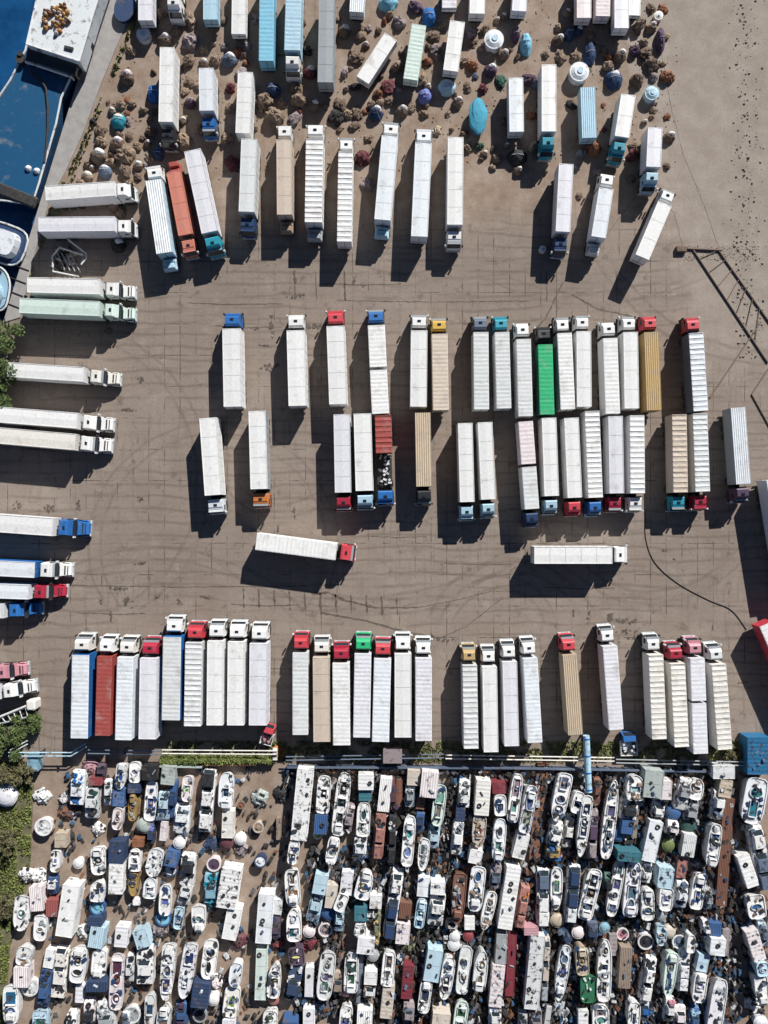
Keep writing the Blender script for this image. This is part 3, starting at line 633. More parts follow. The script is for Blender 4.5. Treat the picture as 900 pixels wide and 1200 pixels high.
rb_ = random.Random(5); nb = 0
while nb < 95:
    x, y = rb_.choice([(rb_.uniform(175, 470), rb_.uniform(5, 145)), (rb_.uniform(540, 790), rb_.uniform(5, 200)), (rb_.uniform(85, 200), rb_.uniform(110, 215)), (rb_.uniform(400, 560), rb_.uniform(5, 140))])
    r_ = rb_.uniform(3, 7.5)
    if x < 190-y*.5 or nearref(x, y)[0] < 11+r_: continue
    if any((x-i_[1])**2+(y-i_[2])**2 < (r_*.8+i_[3]*.8)**2 for i_ in items): continue
    if rb_.random() < .2: q('capped', x, y, r_, rb_.choice(('dark_brown', 'brown')), rb_.choice(('cream', 'pinkish_white', 'mauve')))
    else: q('boulder', x, y, r_, rb_.choice(('brown', 'dark_brown', 'dark_brown', 'brown', 'mauve', 'rust')))
    nb += 1
seen = {}; prep = []
for it in items:
    d, w, hd = nearref(it[1], it[2]); prep.append((it, d, w, hd))
KW = dict(boulder='boulder', capped='mound', tank='round tank', bundle='tarp bundle', oval='oval boat')
cnt = {}
for p_ in prep: key = (p_[0][0], p_[0][4], p_[2], p_[3]); cnt.setdefault(key, []).append(p_[1])
for k, v in cnt.items(): v.sort()
for i, (it, d, w, hd) in enumerate(prep):
    kind, x, y, r, c1, c2, r2, h = it
    key = (kind, c1, w, hd); rank = cnt[key].index(d); near = '' if len(cnt[key]) == 1 else (' ' + (['nearest'] + ORD[1:])[rank]) + ' to it'
    if kind == 'boulder': o = boulder(x, y, r, c1, i); lab = f"{'large' if r > 7 else 'small'} {cw(c1)} boulder {w} {hd}"; g_ = 'boulders on the bare earth'
    elif kind == 'capped': o = capped(x, y, r, c1, c2, i); lab = f"{cw(c1)} mound, painted {cw(c2)} sheet {w} {hd}"; g_ = 'mounds with sunlit tops painted on'
    elif kind == 'tank': o = tankd(x, y, r, c1, h); lab = f"round {cw(c1)} tank {w} {hd}"; g_ = 'round tanks'
    elif kind == 'bundle': o = bundle(x, y, r, r2, c1, i, cap=c2); lab = f"{cw(c1)} tarp bundle {w} {hd}"; g_ = 'bundles under tarpaulin'
    else:
        p = W(x, y, 1.2); o = thing('covered_boat', p.x, p.y); pts = [(1.28*math.copysign(abs(math.cos(a))**.7, math.cos(a)), 2.8*math.copysign(abs(math.sin(a))**.8, math.sin(a))) for a in [2*PI*k/28 for k in range(28)]]
        mb = MB(); mb.prism(pts, .1, 1.5, .8); mb.build('hull', M['worn'], o, COL['slate'])
        mb = MB(); mb.dome(0, 0, 1.45, 1.36, 2.82, .6, 26, 7, .22, seed=4); mb.build('cover', M['cloth'], o, (.05,.32,.46)); lab = 'oval boat under turquoise cover standing between the boulders'; g_ = None
    if kind != 'oval': lab += ('' if not near else ',' + near)
    ws = lab.split()
    if len(ws) > 16: lab = lab.replace('large ', '').replace('small ', '')
    tag(o, lab, {'boulder':'boulder','capped':'mound','tank':'tank','bundle':'tarp bundle','oval':'boat'}[kind], g_)

# ------------------------------------------------------------------ scrapyard
YARD = []
def y_(kind, x0, y0, x1, y1, w, c, acc=None, n=None, h=None): YARD.append((kind, x0, y0, x1, y1, w, c, acc, n, h))
def rd(x, y, r, c, acc=None, h=None): YARD.append(('round', x, y, x, y, r, c, acc, None, h))
def hp(x, y, r, c, acc=None): YARD.append(('heap', x, y, x, y, r, c, acc, None, None))
B, X, K = 'boat', 'box', 'wreck'
# upper band
rd(5,934,13,'lavender'); y_(X,39,884,39,903,13,'sky_blue'); hp(45,937,9,'light_grey','navy'); rd(50,970,10,'white','light_grey'); hp(72,940,7,'pinkish_white','navy')
y_(K,92,904,90,944,17,'pale_white','blue'); hp(102,902,9,'pink','mauve'); y_(K,118,896,117,912,10,'purple','black'); y_(X,113,911,113,919,15,'red'); y_(K,108,922,107,960,16,'light_grey','dark_green'); y_(K,126,915,126,946,10,'pale_white','navy')
y_(B,145,893,141,924,14,'light_grey','blue',1); y_(X,140,925,139,944,14,'blue'); hp(75,955,10,'rust','salmon'); y_(X,72,976,72,992,14,'tan'); y_(B,67,995,65,1021,12,'white','sky_blue',1); hp(112,975,8,'white','purple')
y_(B,140,945,138,971,13,'pinkish_white','mauve',1); y_(B,115,991,116,1025,19,'white','black',1); y_(X,139,984,138,1008,18,'navy'); y_(X,138,1009,137,1045,17,'white'); rd(90,1014,6,'white'); hp(27,1030,9,'white','lavender'); hp(40,1031,10,'white','grey')
y_(K,61,1028,60,1050,11,'blue','white'); y_(X,87,1034,78,1093,20,'white'); y_(B,116,1031,115,1055,18,'white','grey',1); rd(114,1064,9,'blue','sky_blue'); y_(X,113,1073,113,1082,17,'navy')
y_(B,159,892,158,917,14,'white','grey',1); y_(X,158,918,158,928,15,'navy'); y_(B,157,930,156,961,11,'yellow','orange',1); y_(X,177,896,177,912,18,'black'); y_(B,179,914,175,962,15,'white','violet_blue',1)
y_(X,199,897,197,918,16,'green_grey'); y_(K,193,928,191,962,15,'light_blue','slate'); y_(X,192,964,190,986,8,'pinkish_white'); y_(K,204,915,200,960,8,'blue','navy'); rd(169,968,9,'green_grey'); y_(X,162,982,162,992,13,'orange'); y_(B,159,993,158,1021,16,'white','navy',3); y_(B,157,1023,156,1050,12,'yellow','ochre',1)
y_(B,185,994,178,1027,20,'light_grey','light_grey',0); y_(K,177,962,176,990,8,'navy','violet_blue'); y_(B,221,908,219,939,14,'pinkish_white','light_grey',1); y_(K,214,944,211,979,19,'pale_white','slate'); rd(210,988,7,'white'); y_(X,204,996,200,1014,15,'blue'); rd(199,1021,8,'navy','light_grey')
y_(K,246,903,239,976,16,'white','black'); y_(B,267,903,265,946,19,'pale_white','navy',1); y_(X,268,950,267,981,14,'cream'); rd(265,988,8,'maroon'); rd(281,985,7,'white'); hp(281,1000,8,'mauve','lavender'); rd(282,945,4,'dark_brown','rust'); y_(K,221,1002,218,1040,18,'white','black')
hp(247,994,9,'navy','grey'); rd(250,1014,8,'pinkish_white','purple'); y_(K,247,1024,247,1060,17,'sky_blue','teal'); y_(X,273,1015,266,1060,23,'white'); hp(303,938,10,'green_grey','dark_green'); rd(302,971,6,'beige','brown'); rd(305,1010,7,'navy','pale_white')
hp(328,934,9,'black','dark_brown'); y_(X,326,960,326,985,5,'brown'); y_(X,359,898,351,980,19,'white'); y_(B,347,981,343,1009,14,'white','grey',2); y_(B,381,907,378,952,17,'white','black',1); y_(X,377,953,376,975,15,'blue'); rd(372,980,5,'white','lime')
y_(B,405,903,396,978,18,'white','black',3); y_(B,393,978,387,1011,15,'white','grey',1); y_(K,411,942,406,976,11,'mauve','pinkish_white'); y_(X,429,905,429,922,18,'white'); y_(X,428,923,428,936,15,'teal'); y_(B,427,938,425,979,17,'white','dark_green',2); y_(K,423,980,421,1006,16,'pale_white','navy')
y_(X,453,911,449,949,14,'white'); y_(K,447,951,442,1006,13,'salmon','brick_red'); y_(K,459,912,462,950,8,'maroon','purple'); y_(X,468,914,468,945,7,'rust'); hp(472,903,9,'grey','light_grey'); y_(X,485,901,484,918,15,'beige'); y_(K,481,920,480,946,12,'white','grey'); y_(B,481,952,476,1012,15,'white','sky_blue',2)
y_(X,504,901,501,930,20,'pinkish_white'); y_(X,494,934,492,948,10,'rust'); y_(K,493,952,491,977,10,'blue','navy'); y_(B,517,917,511,966,16,'mint','grey',2); y_(K,510,966,507,996,14,'light_blue','slate'); y_(B,498,981,494,1019,14,'white','slate',2); y_(K,461,955,458,1012,10,'black','white')
y_(K,545,914,543,947,14,'white','grey'); y_(X,540,944,539,961,11,'navy'); y_(K,538,962,534,1003,13,'white','grey'); y_(X,566,912,563,952,17,'cream'); y_(B,562,954,559,991,17,'beige','rust',1); y_(X,558,994,555,1009,15,'white'); y_(X,584,915,584,927,16,'crimson'); y_(B,585,928,585,953,15,'white','slate',1); y_(B,586,956,582,1006,16,'pale_white','grey',2)
hp(472,1022,7,'red','orange'); y_(X,497,1026,495,1048,14,'pale_white'); y_(X,513,1030,512,1044,17,'white'); y_(B,539,1018,534,1078,17,'rust','brown',1); y_(B,561,1013,555,1066,19,'pale_white','blue',3); y_(K,582,1014,580,1042,14,'mauve','slate'); y_(X,601,1013,590,1084,17,'white')
y_(B,606,903,598,960,14,'white','grey',2); y_(B,623,917,612,973,15,'pale_white','grey',2); y_(X,613,975,606,1003,15,'white'); y_(X,638,897,628,1010,14,'rust',None,None,.8)
y_(B,662,903,650,960,19,'white','slate',3); y_(K,653,962,647,990,16,'white','grey'); y_(K,648,990,648,1007,17,'yellow','blue'); y_(B,678,925,672,950,14,'white','black',1); y_(K,669,955,664,995,11,'cream','black'); y_(B,687,928,677,1000,14,'white','navy',4); hp(665,1001,9,'pink','mauve')
y_(K,700,912,698,945,9,'rust','dark_brown'); y_(K,695,948,692,1006,12,'mauve','purple'); y_(B,719,911,707,1004,16,'white','slate',5); y_(B,742,905,741,935,22,'white','pinkish_white',1); y_(K,738,936,735,960,20,'white','black'); y_(X,735,958,733,975,14,'blue'); rd(725,979,8,'blue'); y_(X,734,993,733,1004,28,'teal'); hp(740,985,9,'white','navy'); y_(X,747,940,743,982,6,'tan')
y_(K,637,1018,636,1083,16,'white','slate'); y_(B,652,1014,650,1064,15,'white','grey',1); y_(K,674,1014,668,1078,15,'pale_white','navy'); y_(B,698,1016,683,1076,19,'white','black',3); y_(K,712,1022,711,1042,9,'dark_green','black'); y_(B,727,1005,714,1072,15,'white','slate',4); y_(B,742,1007,736,1072,19,'lavender','slate',3)
# right part
y_(X,775,912,774,933,18,'pinkish_white'); y_(K,773,934,770,958,15,'white','black'); y_(X,767,960,757,1006,16,'pale_white'); y_(K,804,912,796,950,16,'white','grey'); rd(791,954,9,'blue'); y_(K,789,962,786,978,14,'pinkish_white','black'); rd(784,991,7,'lime'); y_(B,817,911,812,936,18,'white','navy',1); y_(K,812,936,808,962,16,'grey','black'); rd(808,967,9,'dark_green')
y_(X,807,976,803,1001,15,'light_grey'); y_(X,800,1002,797,1028,11,'salmon'); y_(K,842,925,838,960,14,'white','slate'); y_(B,836,961,829,1012,16,'white','blue',3); y_(X,856,937,846,1063,13,'rust',None,None,1.2); y_(X,833,903,858,903,15,'light_grey'); y_(X,849,912,846,932,15,'tan')
y_(B,886,909,876,963,28,'pale_white','teal',2); y_(K,884,968,896,1040,18,'white','slate'); y_(X,868,1000,880,1036,15,'white'); y_(X,778,1013,775,1036,18,'light_blue'); y_(B,778,1036,776,1063,17,'white','violet_blue',1); y_(B,756,1036,756,1074,16,'white','grey',2); y_(K,799,1032,795,1064,15,'pale_white','slate'); y_(B,820,1020,813,1064,16,'white','blue',2)
y_(K,829,1040,828,1066,9,'grey','purple'); y_(X,763,899,760,930,22,'green_grey'); y_(K,758,1008,754,1034,13,'white','slate')
# lower bands, left
y_(B,28,1049,24,1091,21,'white','grey',1); y_(X,43,1038,45,1066,15,'pinkish_white'); y_(B,49,1072,47,1102,17,'white','light_grey',1); y_(X,62,1054,62,1073,14,'brick_red'); hp(96,1097,10,'light_grey','green_grey'); y_(X,117,1084,113,1108,17,'light_blue'); y_(X,144,1085,142,1108,15,'lavender')
y_(B,31,1108,28,1130,20,'light_grey','grey',1); y_(X,27,1131,27,1154,17,'pinkish_white'); rd(33,1160,10,'white','light_grey'); y_(B,14,1152,15,1198,20,'white','blue',2); y_(X,60,1113,56,1134,12,'white'); y_(K,55,1135,50,1178,13,'blue','navy'); y_(K,72,1112,66,1172,17,'cream','black')
y_(B,95,1108,91,1150,20,'white','black',2); y_(X,93,1156,92,1176,10,'lavender'); y_(B,118,1112,115,1144,19,'white','light_grey',0); y_(X,116,1146,116,1157,24,'navy'); y_(B,139,1115,136,1183,18,'pinkish_white','maroon',3)
y_(B,48,1182,49,1212,20,'light_blue','teal',1); y_(K,84,1187,84,1210,12,'white','black'); y_(K,104,1173,105,1200,13,'pinkish_white','black'); y_(K,122,1175,125,1212,21,'light_grey','grey'); y_(K,147,1186,147,1206,9,'light_grey','slate')
y_(B,177,1028,175,1053,17,'pale_white','blue',1); y_(B,195,1036,193,1073,16,'white','violet_blue',1); rd(190,1079,9,'blue','sky_blue'); y_(K,220,1036,213,1062,15,'light_grey','slate'); y_(B,211,1062,208,1089,12,'light_blue','blue',1); hp(203,1084,8,'white','white'); y_(B,233,1060,234,1091,18,'white','grey',1)
hp(245,1062,10,'teal','slate'); y_(X,276,1062,269,1098,17,'white'); hp(262,1096,10,'grey','light_grey'); y_(X,164,1088,170,1108,16,'light_blue'); hp(185,1094,9,'mauve','pink'); y_(K,170,1110,170,1154,21,'white','black'); y_(K,152,1120,152,1152,8,'light_grey','black')
y_(B,200,1102,195,1170,17,'white','navy',3); y_(B,226,1102,215,1168,18,'lavender','navy',2); y_(B,249,1100,243,1147,19,'white','black',2); y_(X,238,1148,235,1176,20,'navy'); hp(251,1157,9,'pinkish_white','navy'); rd(249,1173,7,'white'); y_(B,279,1125,275,1154,16,'pale_white','light_grey',0); y_(B,274,1156,269,1192,20,'cream','tan',1)
y_(B,194,1177,192,1208,17,'light_grey','olive',1); y_(B,177,1163,176,1202,13,'light_grey','navy',1); rd(153,1192,10,'light_grey','grey'); rd(233,1193,8,'grey','black'); y_(K,212,1177,212,1206,14,'blue','purple'); hp(277,1108,10,'maroon','dark_brown'); y_(X,268,1194,268,1206,14,'lavender'); y_(X,159,1056,159,1062,8,'white')
# lower middle
y_(B,342,1016,345,1060,19,'white','rust',2); y_(B,345,1061,346,1099,19,'white','blue',2); y_(X,378,1022,374,1044,16,'light_blue'); y_(K,373,1046,365,1082,16,'light_blue','slate'); y_(X,408,1020,405,1046,14,'lavender'); y_(B,431,1016,423,1050,20,'white','light_grey',1); hp(393,1028,9,'mauve','maroon')
y_(X,313,1045,309,1102,18,'pale_white'); y_(X,326,1055,324,1072,11,'light_grey'); y_(K,323,1074,323,1101,12,'purple','navy'); y_(X,390,1036,387,1062,13,'beige'); y_(B,404,1044,396,1064,14,'white','grey',1); rd(385,1071,10,'blue'); rd(362,1093,7,'pinkish_white'); rd(381,1092,8,'pinkish_white','mauve'); y_(K,399,1064,396,1092,11,'light_blue','slate')
y_(X,423,1060,423,1076,15,'teal'); y_(X,441,1047,440,1062,14,'white'); y_(K,434,1062,433,1080,12,'blue','white'); y_(B,423,1079,422,1095,15,'white','slate',1); y_(X,430,1093,428,1111,20,'lavender'); y_(K,443,1070,440,1110,8,'olive','ochre')
y_(B,347,1108,349,1128,20,'purple','white',1); hp(362,1110,10,'crimson','red'); hp(323,1109,9,'red','rust'); y_(X,307,1112,305,1171,13,'mint'); y_(B,324,1127,320,1168,17,'white','black',3); y_(K,349,1128,340,1170,17,'navy','white'); y_(X,363,1134,362,1168,10,'lavender'); y_(B,386,1112,379,1169,20,'light_grey','slate',3); y_(K,398,1138,394,1166,12,'brown','black')
y_(B,413,1113,411,1161,18,'white','dark_green',2); rd(405,1164,7,'pink'); rd(437,1122,7,'grey'); y_(X,435,1135,434,1150,15,'white'); y_(K,434,1151,432,1170,14,'light_grey','brown'); y_(X,424,1115,420,1175,5,'slate'); y_(B,318,1181,317,1212,19,'white','slate',2); y_(X,362,1180,362,1208,13,'lavender')
y_(B,407,1175,404,1208,16,'white','violet_blue',1); y_(X,428,1178,427,1208,18,'white'); y_(X,341,1192,341,1210,18,'blue'); hp(381,1188,10,'slate','black'); rd(320,1173,7,'salmon')
y_(K,467,1018,455,1098,15,'white','navy'); y_(X,476,1056,474,1074,14,'rust'); y_(X,473,1079,471,1102,16,'pinkish_white'); y_(B,495,1050,490,1085,13,'light_blue','blue',3); y_(K,514,1046,509,1085,19,'white','black'); y_(K,530,1078,529,1090,14,'beige','grey'); y_(X,550,1073,550,1088,12,'white')
y_(B,577,1042,566,1087,15,'white','slate',3); rd(549,1098,6,'red'); rd(533,1098,6,'light_grey'); hp(499,1094,8,'olive','light_grey'); y_(B,457,1110,453,1152,16,'white','slate',2); y_(X,456,1153,452,1190,14,'beige'); hp(480,1113,10,'olive','red'); y_(X,479,1130,476,1168,13,'crimson')
y_(X,510,1108,504,1144,18,'light_blue'); y_(B,500,1145,495,1183,15,'white','navy',1); y_(B,527,1116,519,1166,16,'white','black',3); y_(B,547,1106,540,1163,16,'light_grey','slate',2); y_(B,565,1108,559,1156,17,'light_grey','olive',2); y_(X,588,1093,586,1127,13,'grey'); y_(X,584,1128,579,1176,15,'pinkish_white'); y_(X,601,1092,597,1167,10,'crimson')
y_(X,517,1180,514,1208,21,'beige'); y_(B,542,1170,537,1208,17,'mint','dark_green',2); y_(K,580,1177,580,1208,15,'white','blue'); y_(K,480,1172,478,1196,14,'mauve','slate'); rd(532,1108,7,'light_grey')
# lower right
y_(K,616,1038,607,1086,12,'salmon','orange'); y_(X,629,1092,621,1177,17,'light_grey'); y_(K,640,1098,636,1168,10,'beige','grey'); rd(654,1080,8,'tan'); y_(X,621,1083,621,1091,17,'pink'); y_(B,663,1104,653,1170,15,'pale_white','violet_blue',3); rd(678,1094,7,'pinkish_white'); y_(B,679,1103,681,1138,16,'tan','brown',1); hp(672,1146,10,'white','light_grey')
y_(B,688,1140,688,1172,20,'green','teal',0); hp(669,1163,8,'rust','brown'); rd(709,1088,6,'sky_blue'); y_(B,708,1096,705,1170,18,'white','navy',4); y_(X,719,1096,719,1120,9,'mauve'); y_(X,733,1108,730,1155,14,'brown'); rd(731,1097,7,'white','pink'); y_(K,695,1080,693,1102,14,'navy','slate')
y_(B,702,1172,702,1200,21,'white','grey',2); y_(X,683,1183,683,1208,12,'light_grey'); y_(B,741,1168,739,1198,15,'white','slate',1); y_(X,644,1180,640,1208,6,'light_grey'); y_(K,627,1182,627,1208,16,'mauve','slate'); y_(K,613,1184,612,1206,10,'grey','black'); hp(659,1190,10,'grey','white'); y_(K,657,1088,668,1104,9,'navy','slate')
rd(776,1075,7,'grey'); y_(B,774,1082,773,1106,13,'light_blue','slate',1); rd(787,1094,8,'beige'); rd(757,1104,9,'white','black'); rd(797,1105,8,'white','slate'); y_(B,808,1092,806,1113,10,'white','light_grey',0); hp(819,1098,7,'white','light_grey'); y_(X,837,1080,836,1094,14,'blue'); y_(X,838,1095,836,1114,18,'pale_white'); y_(K,826,1078,825,1094,8,'lavender','navy')
y_(K,763,1121,754,1171,14,'white','black'); y_(B,785,1110,778,1162,15,'mint','slate',2); y_(K,803,1113,799,1162,14,'lavender','navy'); y_(X,824,1117,820,1136,13,'light_blue'); y_(B,820,1137,815,1171,17,'white','light_blue',1); y_(B,843,1142,832,1212,19,'lavender','white',0); hp(840,1128,9,'grey','slate')
y_(K,756,1173,754,1198,11,'lavender','blue'); hp(769,1186,8,'mauve','white'); y_(K,785,1168,783,1198,11,'light_grey','pink'); y_(K,797,1178,796,1208,14,'pinkish_white','slate'); y_(K,815,1180,813,1204,11,'blue','light_blue'); y_(X,852,1090,849,1120,9,'mauve')
y_(B,882,1046,886,1074,23,'white','blue',1); y_(X,878,1088,888,1122,15,'pinkish_white'); y_(K,892,1080,897,1110,10,'light_blue','slate'); y_(B,888,1122,890,1138,16,'light_blue','slate',1); y_(B,888,1139,891,1172,17,'white','light_grey',0); hp(888,1183,10,'white','slate'); rd(893,1200,8,'pale_white'); hp(888,1068,8,'navy','white')

def outline(L, w, p1, p2, n=12):
    """closed outline, ends pointed with exponent p1 (front) and p2 (rear)"""
    pts = []
    for i in range(n+1):
        u = i/n; x = L/2*math.cos(PI*u); e = p1 if x > 0 else p2; pts.append((x, w/2*(1-abs(2*x/L)**e)**(.5 if e < 4 else .35)))
    return pts + [(x, -y) for x, y in reversed(pts[1:-1])]
def oval(mb, x, y, rx, ry, z, n=16):
    mb.add([(x+rx*math.cos(2*PI*i/n), y+ry*math.sin(2*PI*i/n), z) for i in range(n)], [tuple(range(n))])
def pieces(cl, name, t, col):
    """few pieces: one object each; a real jumble: one mesh"""
    if not cl.v: return
    mats = [M['dark'], M['scrapped'], M['worn']]; P_ = cl.parts + [(len(cl.v), len(cl.f), 0)]
    if len(cl.parts) > 22: cl.build(name, mats, t, col); return
    for (v0, f0, mi), (v1, f1, _) in zip(P_, P_[1:]):
        p = MB(); p.add(cl.v[v0:v1], [tuple(i-v0 for i in f) for f in cl.f[f0:f1]]); p.build('loose_part' if name == 'loose_parts' else name, mats[mi], t, col)
def mk_boat(L, w, x, y, rz, c, acc, n, h):
    t = thing('boat', x, y, rz); h = h or random.uniform(1.6, 2.3)*(1.25 if x > -16 else 1); f = random.choice((2.2, 3, 4.5, 7)); r_ = random.choice((5, 9, 14)); dirty = M['scrapped'] if random.random() < .45 else M['worn']
    pts = outline(L, w, f, r_)[::-1]; mb = MB(); mb.prism(pts, .15, h, .78, top=False)
    o1 = [(px*.97, py*.90) for px, py in pts]; m_ = len(pts)
    mb.add([(a, b_, h) for a, b_ in pts]+[(a, b_, h+.02) for a, b_ in o1]+[(a, b_, h-.12) for a, b_ in o1], [(i, (i+1) % m_, m_+(i+1) % m_, m_+i) for i in range(m_)]+[(m_+i, m_+(i+1) % m_, 2*m_+(i+1) % m_, 2*m_+i) for i in range(m_)]+[tuple(range(2*m_, 3*m_))])
    mb.build('hull', dirty, t, var(c, .08))
    n = n if n is not None else 1; z = h-.10
    for k in range(n):
        cx = L*(-.5+(k+.7)/(n+.4))*.86; cx += random.uniform(-.05, .05)*L; rx = min(L*.16, L*.34/n)*random.uniform(.6, 1.15); ry = w*random.uniform(.18, .36); s_ = random.random()
        rect = random.random() < .55; cp = MB()
        if rect:
            for ya in (-ry, ry-.08): cp.box(cx-rx, cx+rx, ya, ya+.08, z, z+.2)
            cp.box(cx+rx-.1, cx+rx, -ry+.08, ry-.08, z, z+.32)
        else: cp.ring(cx, 0, z, z+.2, ry, ry*.86, rx/ry, 18)
        q_ = cp.build('cockpit_rim', dirty, t, var(c, .2))
        fl = MB()
        if rect: fl.add([(cx-rx, -ry+.08, z+.02), (cx+rx-.1, -ry+.08, z+.02), (cx+rx-.1, ry-.08, z+.02), (cx-rx, ry-.08, z+.02)], [(0,1,2,3)])
        else: oval(fl, cx, 0, rx*.86, ry*.86, z+.02)
        fl.build('cockpit_floor', M['scrapped'], q_, tuple(v*random.uniform(.3, 1) for v in COL[acc]))
        if s_ < .6:
            st_ = MB(); st_.box(cx-rx*.3, cx+rx*.1, -ry*.5, ry*.2, z+.02, z+.3, bev=.05, rz=random.uniform(-.5, .5)); st_.build('seat', M['worn'], q_, var(random.choice(('light_grey', 'brown', 'navy')), .2))
    if L > 4 and random.random() < .55:
        cx = L*random.choice((-.36, .3, .36)); cb = MB(); cb.box(cx-.6, cx+.6, -w*.28, w*.28, z, z+.55, bev=.12); q_ = cb.build('cabin', M['worn'], t, var(c, .1))
        ws = MB(); ws.box(cx+.25, cx+.42, -w*.2, w*.2, z+.5, z+.585); ws.build('cabin_window', M['glass'], q_)
    cl = MB()
    for k in range(int(L*w*.8)):
        px, py = random.uniform(-.42, .42)*L, random.uniform(-.38, .38)*w; a = random.uniform(.08, .4); b_ = random.uniform(.06, .25); cl.box(px-a, px+a, py-b_, py+b_, z, z+random.uniform(.1, .4), rz=random.uniform(0, 3), mi=random.randrange(3))
    pieces(cl, 'deck_gear', t, random.choice(('grey', 'slate', 'light_grey', 'brown', 'navy')))
    return t
def mk_wreck(L, w, x, y, rz, c, acc, n, h):
    t = thing('scrapped_vehicle', x, y, rz); h = h or random.uniform(1.5, 2.1)*(1.25 if x > -16 else 1); w2 = w/2
    mb = MB(); loft(mb, [(L/2, .35, w2*.86), (L/2, h*.55, w2*.84), (L/2-.25, h*.68, w2*.88), (L*.22, h*.8, w2*.95), (-L/2+.2, h*.78, w2*.92), (-L/2, h*.6, w2*.86), (-L/2, .35, w2*.86)][::-1])
    for s_ in (-1, 1): mb.box(-L*.42, L*.42, s_*w2*.93-.05, s_*w2*.93+.05, .3, h*.72, bev=.03)
    mb.build('body', M['scrapped'], t, var(c, .1))
    if L < 2.2: ks = [0]
    else: ks = [random.uniform(-.12, 0)] + ([.3] if L > 6 else []) + ([-.36] if L > 8 else [])
    for k in ks:
        a = min(L*.2, 1.5); cx = k*L; gh = MB(); loft(gh, [(cx+a, h*.78, w2*.78), (cx+a*.6, h*1.12, w2*.66), (cx-a*.7, h*1.12, w2*.66), (cx-a, h*.78, w2*.78)][::-1]); q_ = gh.build('roof', M['scrapped'], t, var(c if random.random() < .75 or acc is None else acc, .1))
        for s_ in (-1, 1):
            g1 = MB(); xa, xb = cx+s_*a*.98, cx+s_*a*.66; g1.add([(xa, -w2*.66, h*.82), (xa, w2*.66, h*.82), (xb, w2*.58, h*1.11), (xb, -w2*.58, h*1.11)], [(0,1,2,3) if s_ > 0 else (3,2,1,0)])
            for v_i, v_ in enumerate(g1.v): g1.v[v_i] = (v_[0]+s_*.03, v_[1], v_[2]+.02)
            g1.build('windscreen', M['glass'], q_)
    cl = MB()
    for k in range(int(L*w*.9)+3):
        px, py = random.uniform(-.46, .46)*L, random.uniform(-.36, .36)*w; a, b_ = random.uniform(.1, .5), random.uniform(.08, .3); z = h*.76
        if random.random() < .3: cl.ring(px, py, z, z+.25, b_+.12, b_*.7, 1, 12, random.randrange(2))
        else: cl.box(px-a, px+a, py-b_, py+b_, z, z+random.uniform(.08, .55), rz=random.uniform(0, 3), mi=random.choice((0, 1, 1, 2)))
    pieces(cl, 'loose_parts', t, var(acc, .2)); return t
def mk_box(L, w, x, y, rz, c, acc, n, h):
    t = thing('container', x, y, rz); h = h or min(2.6, max(1.2, w*1.0))*(1.2 if x > -16 else 1); mb = MB(); mb.box(-L/2, L/2, -w/2, w/2, .1, h-.06, bev=0)
    for s_ in (-1, 1):
        for k in range(int(L/.5)): xx_ = -L/2+.3+k*.5; mb.box(xx_-.05, xx_+.05, s_*w/2-.03, s_*w/2+.03, .25, h-.15)
    mb.build('container_body', M['worn'], t, var(c, .06))
    lid = MB(); lid.add(*[(lambda r: (r.v, r.f))(roof_mesh(-L/2-.02, L/2+.02, w/2+.02, h, random.choice(('smooth', 'smooth', 'ribbed', 'long'))))][0]); lid.build('container_roof', random.choice((M['worn'], M['worn'], M['scrapped'], M['tarp'])), t, var(c, .06))
    if L*w > 4:
        cl = MB()
        for k in range(int(L*w*.28)):
            px, py = random.uniform(-.42, .42)*L, random.uniform(-.32, .32)*w; a, b_ = random.uniform(.08, .4), random.uniform(.06, .22)
            if random.random() < .3: cl.ring(px, py, h+.04, h+.2, b_+.15, b_, 1, 12, 0)
            else: cl.box(px-a, px+a, py-b_, py+b_, h+.03, h+random.uniform(.1, .35), rz=random.uniform(0, 3), mi=random.randrange(3))
        pieces(cl, 'roof_clutter', t, var(random.choice(('slate', 'grey', 'light_grey', 'navy')), .1))
    return t
def mk_round(r, x, y, c, acc, h):
    h = h or random.uniform(.7, 1.4); t = thing('round_tub', x, y, random.uniform(0, 3))
    mb = MB(); mb.cyl(0, 0, 0, h, r*.9, r, n=20)
    if acc is None: mb.dome(0, 0, h, r, r, r*.45, 20, 4)
    mb.build('tub', M['worn'], t, var(c, .08))
    rm = MB(); rm.ring(0, 0, h-.08, h+.12, r+.05, r*.84); rm.build('tub_rim', M['worn'], t, var(c, .15))
    if acc: f_ = MB(); oval(f_, 0, 0, r*.84, r*.84, h+.03); f_.cyl(r*.1, 0, h+.03, h+.2, r*.3, n=10); f_.build('tub_filling', M['scrapped'], t, var(acc, .1))
    return t
def mk_heap(r, x, y, c, acc):
    mb = MB(); mb.dome(0, 0, 0, r, r*.9, r*.5, 12, 4, .4, mi=0, seed=x)
    for k in range(int(22+r*8)):
        a = random.uniform(0, 2*PI); d = random.uniform(0, r*.9); px, py = d*math.cos(a), d*math.sin(a); z = r*.5*(1-d/r); s_, s2 = random.uniform(.1, .45), random.uniform(.06, .22)
        rot = Matrix.Rotation(random.uniform(0, PI), 3, 'Z') @ Matrix.Rotation(random.uniform(-.6, .6), 3, 'X'); tmp = MB(); tmp.box(-s_, s_, -s2, s2, 0, random.uniform(.06, .4))
        mb.add([rot @ Vector(v) + Vector((px, py, z)) for v in tmp.v], tmp.f, random.randrange(3))
    o = mb.build('scrap_heap', [M['scrapped'], M['worn'], M['dark']], None, var(c, .1), (x, y, 0)); return o
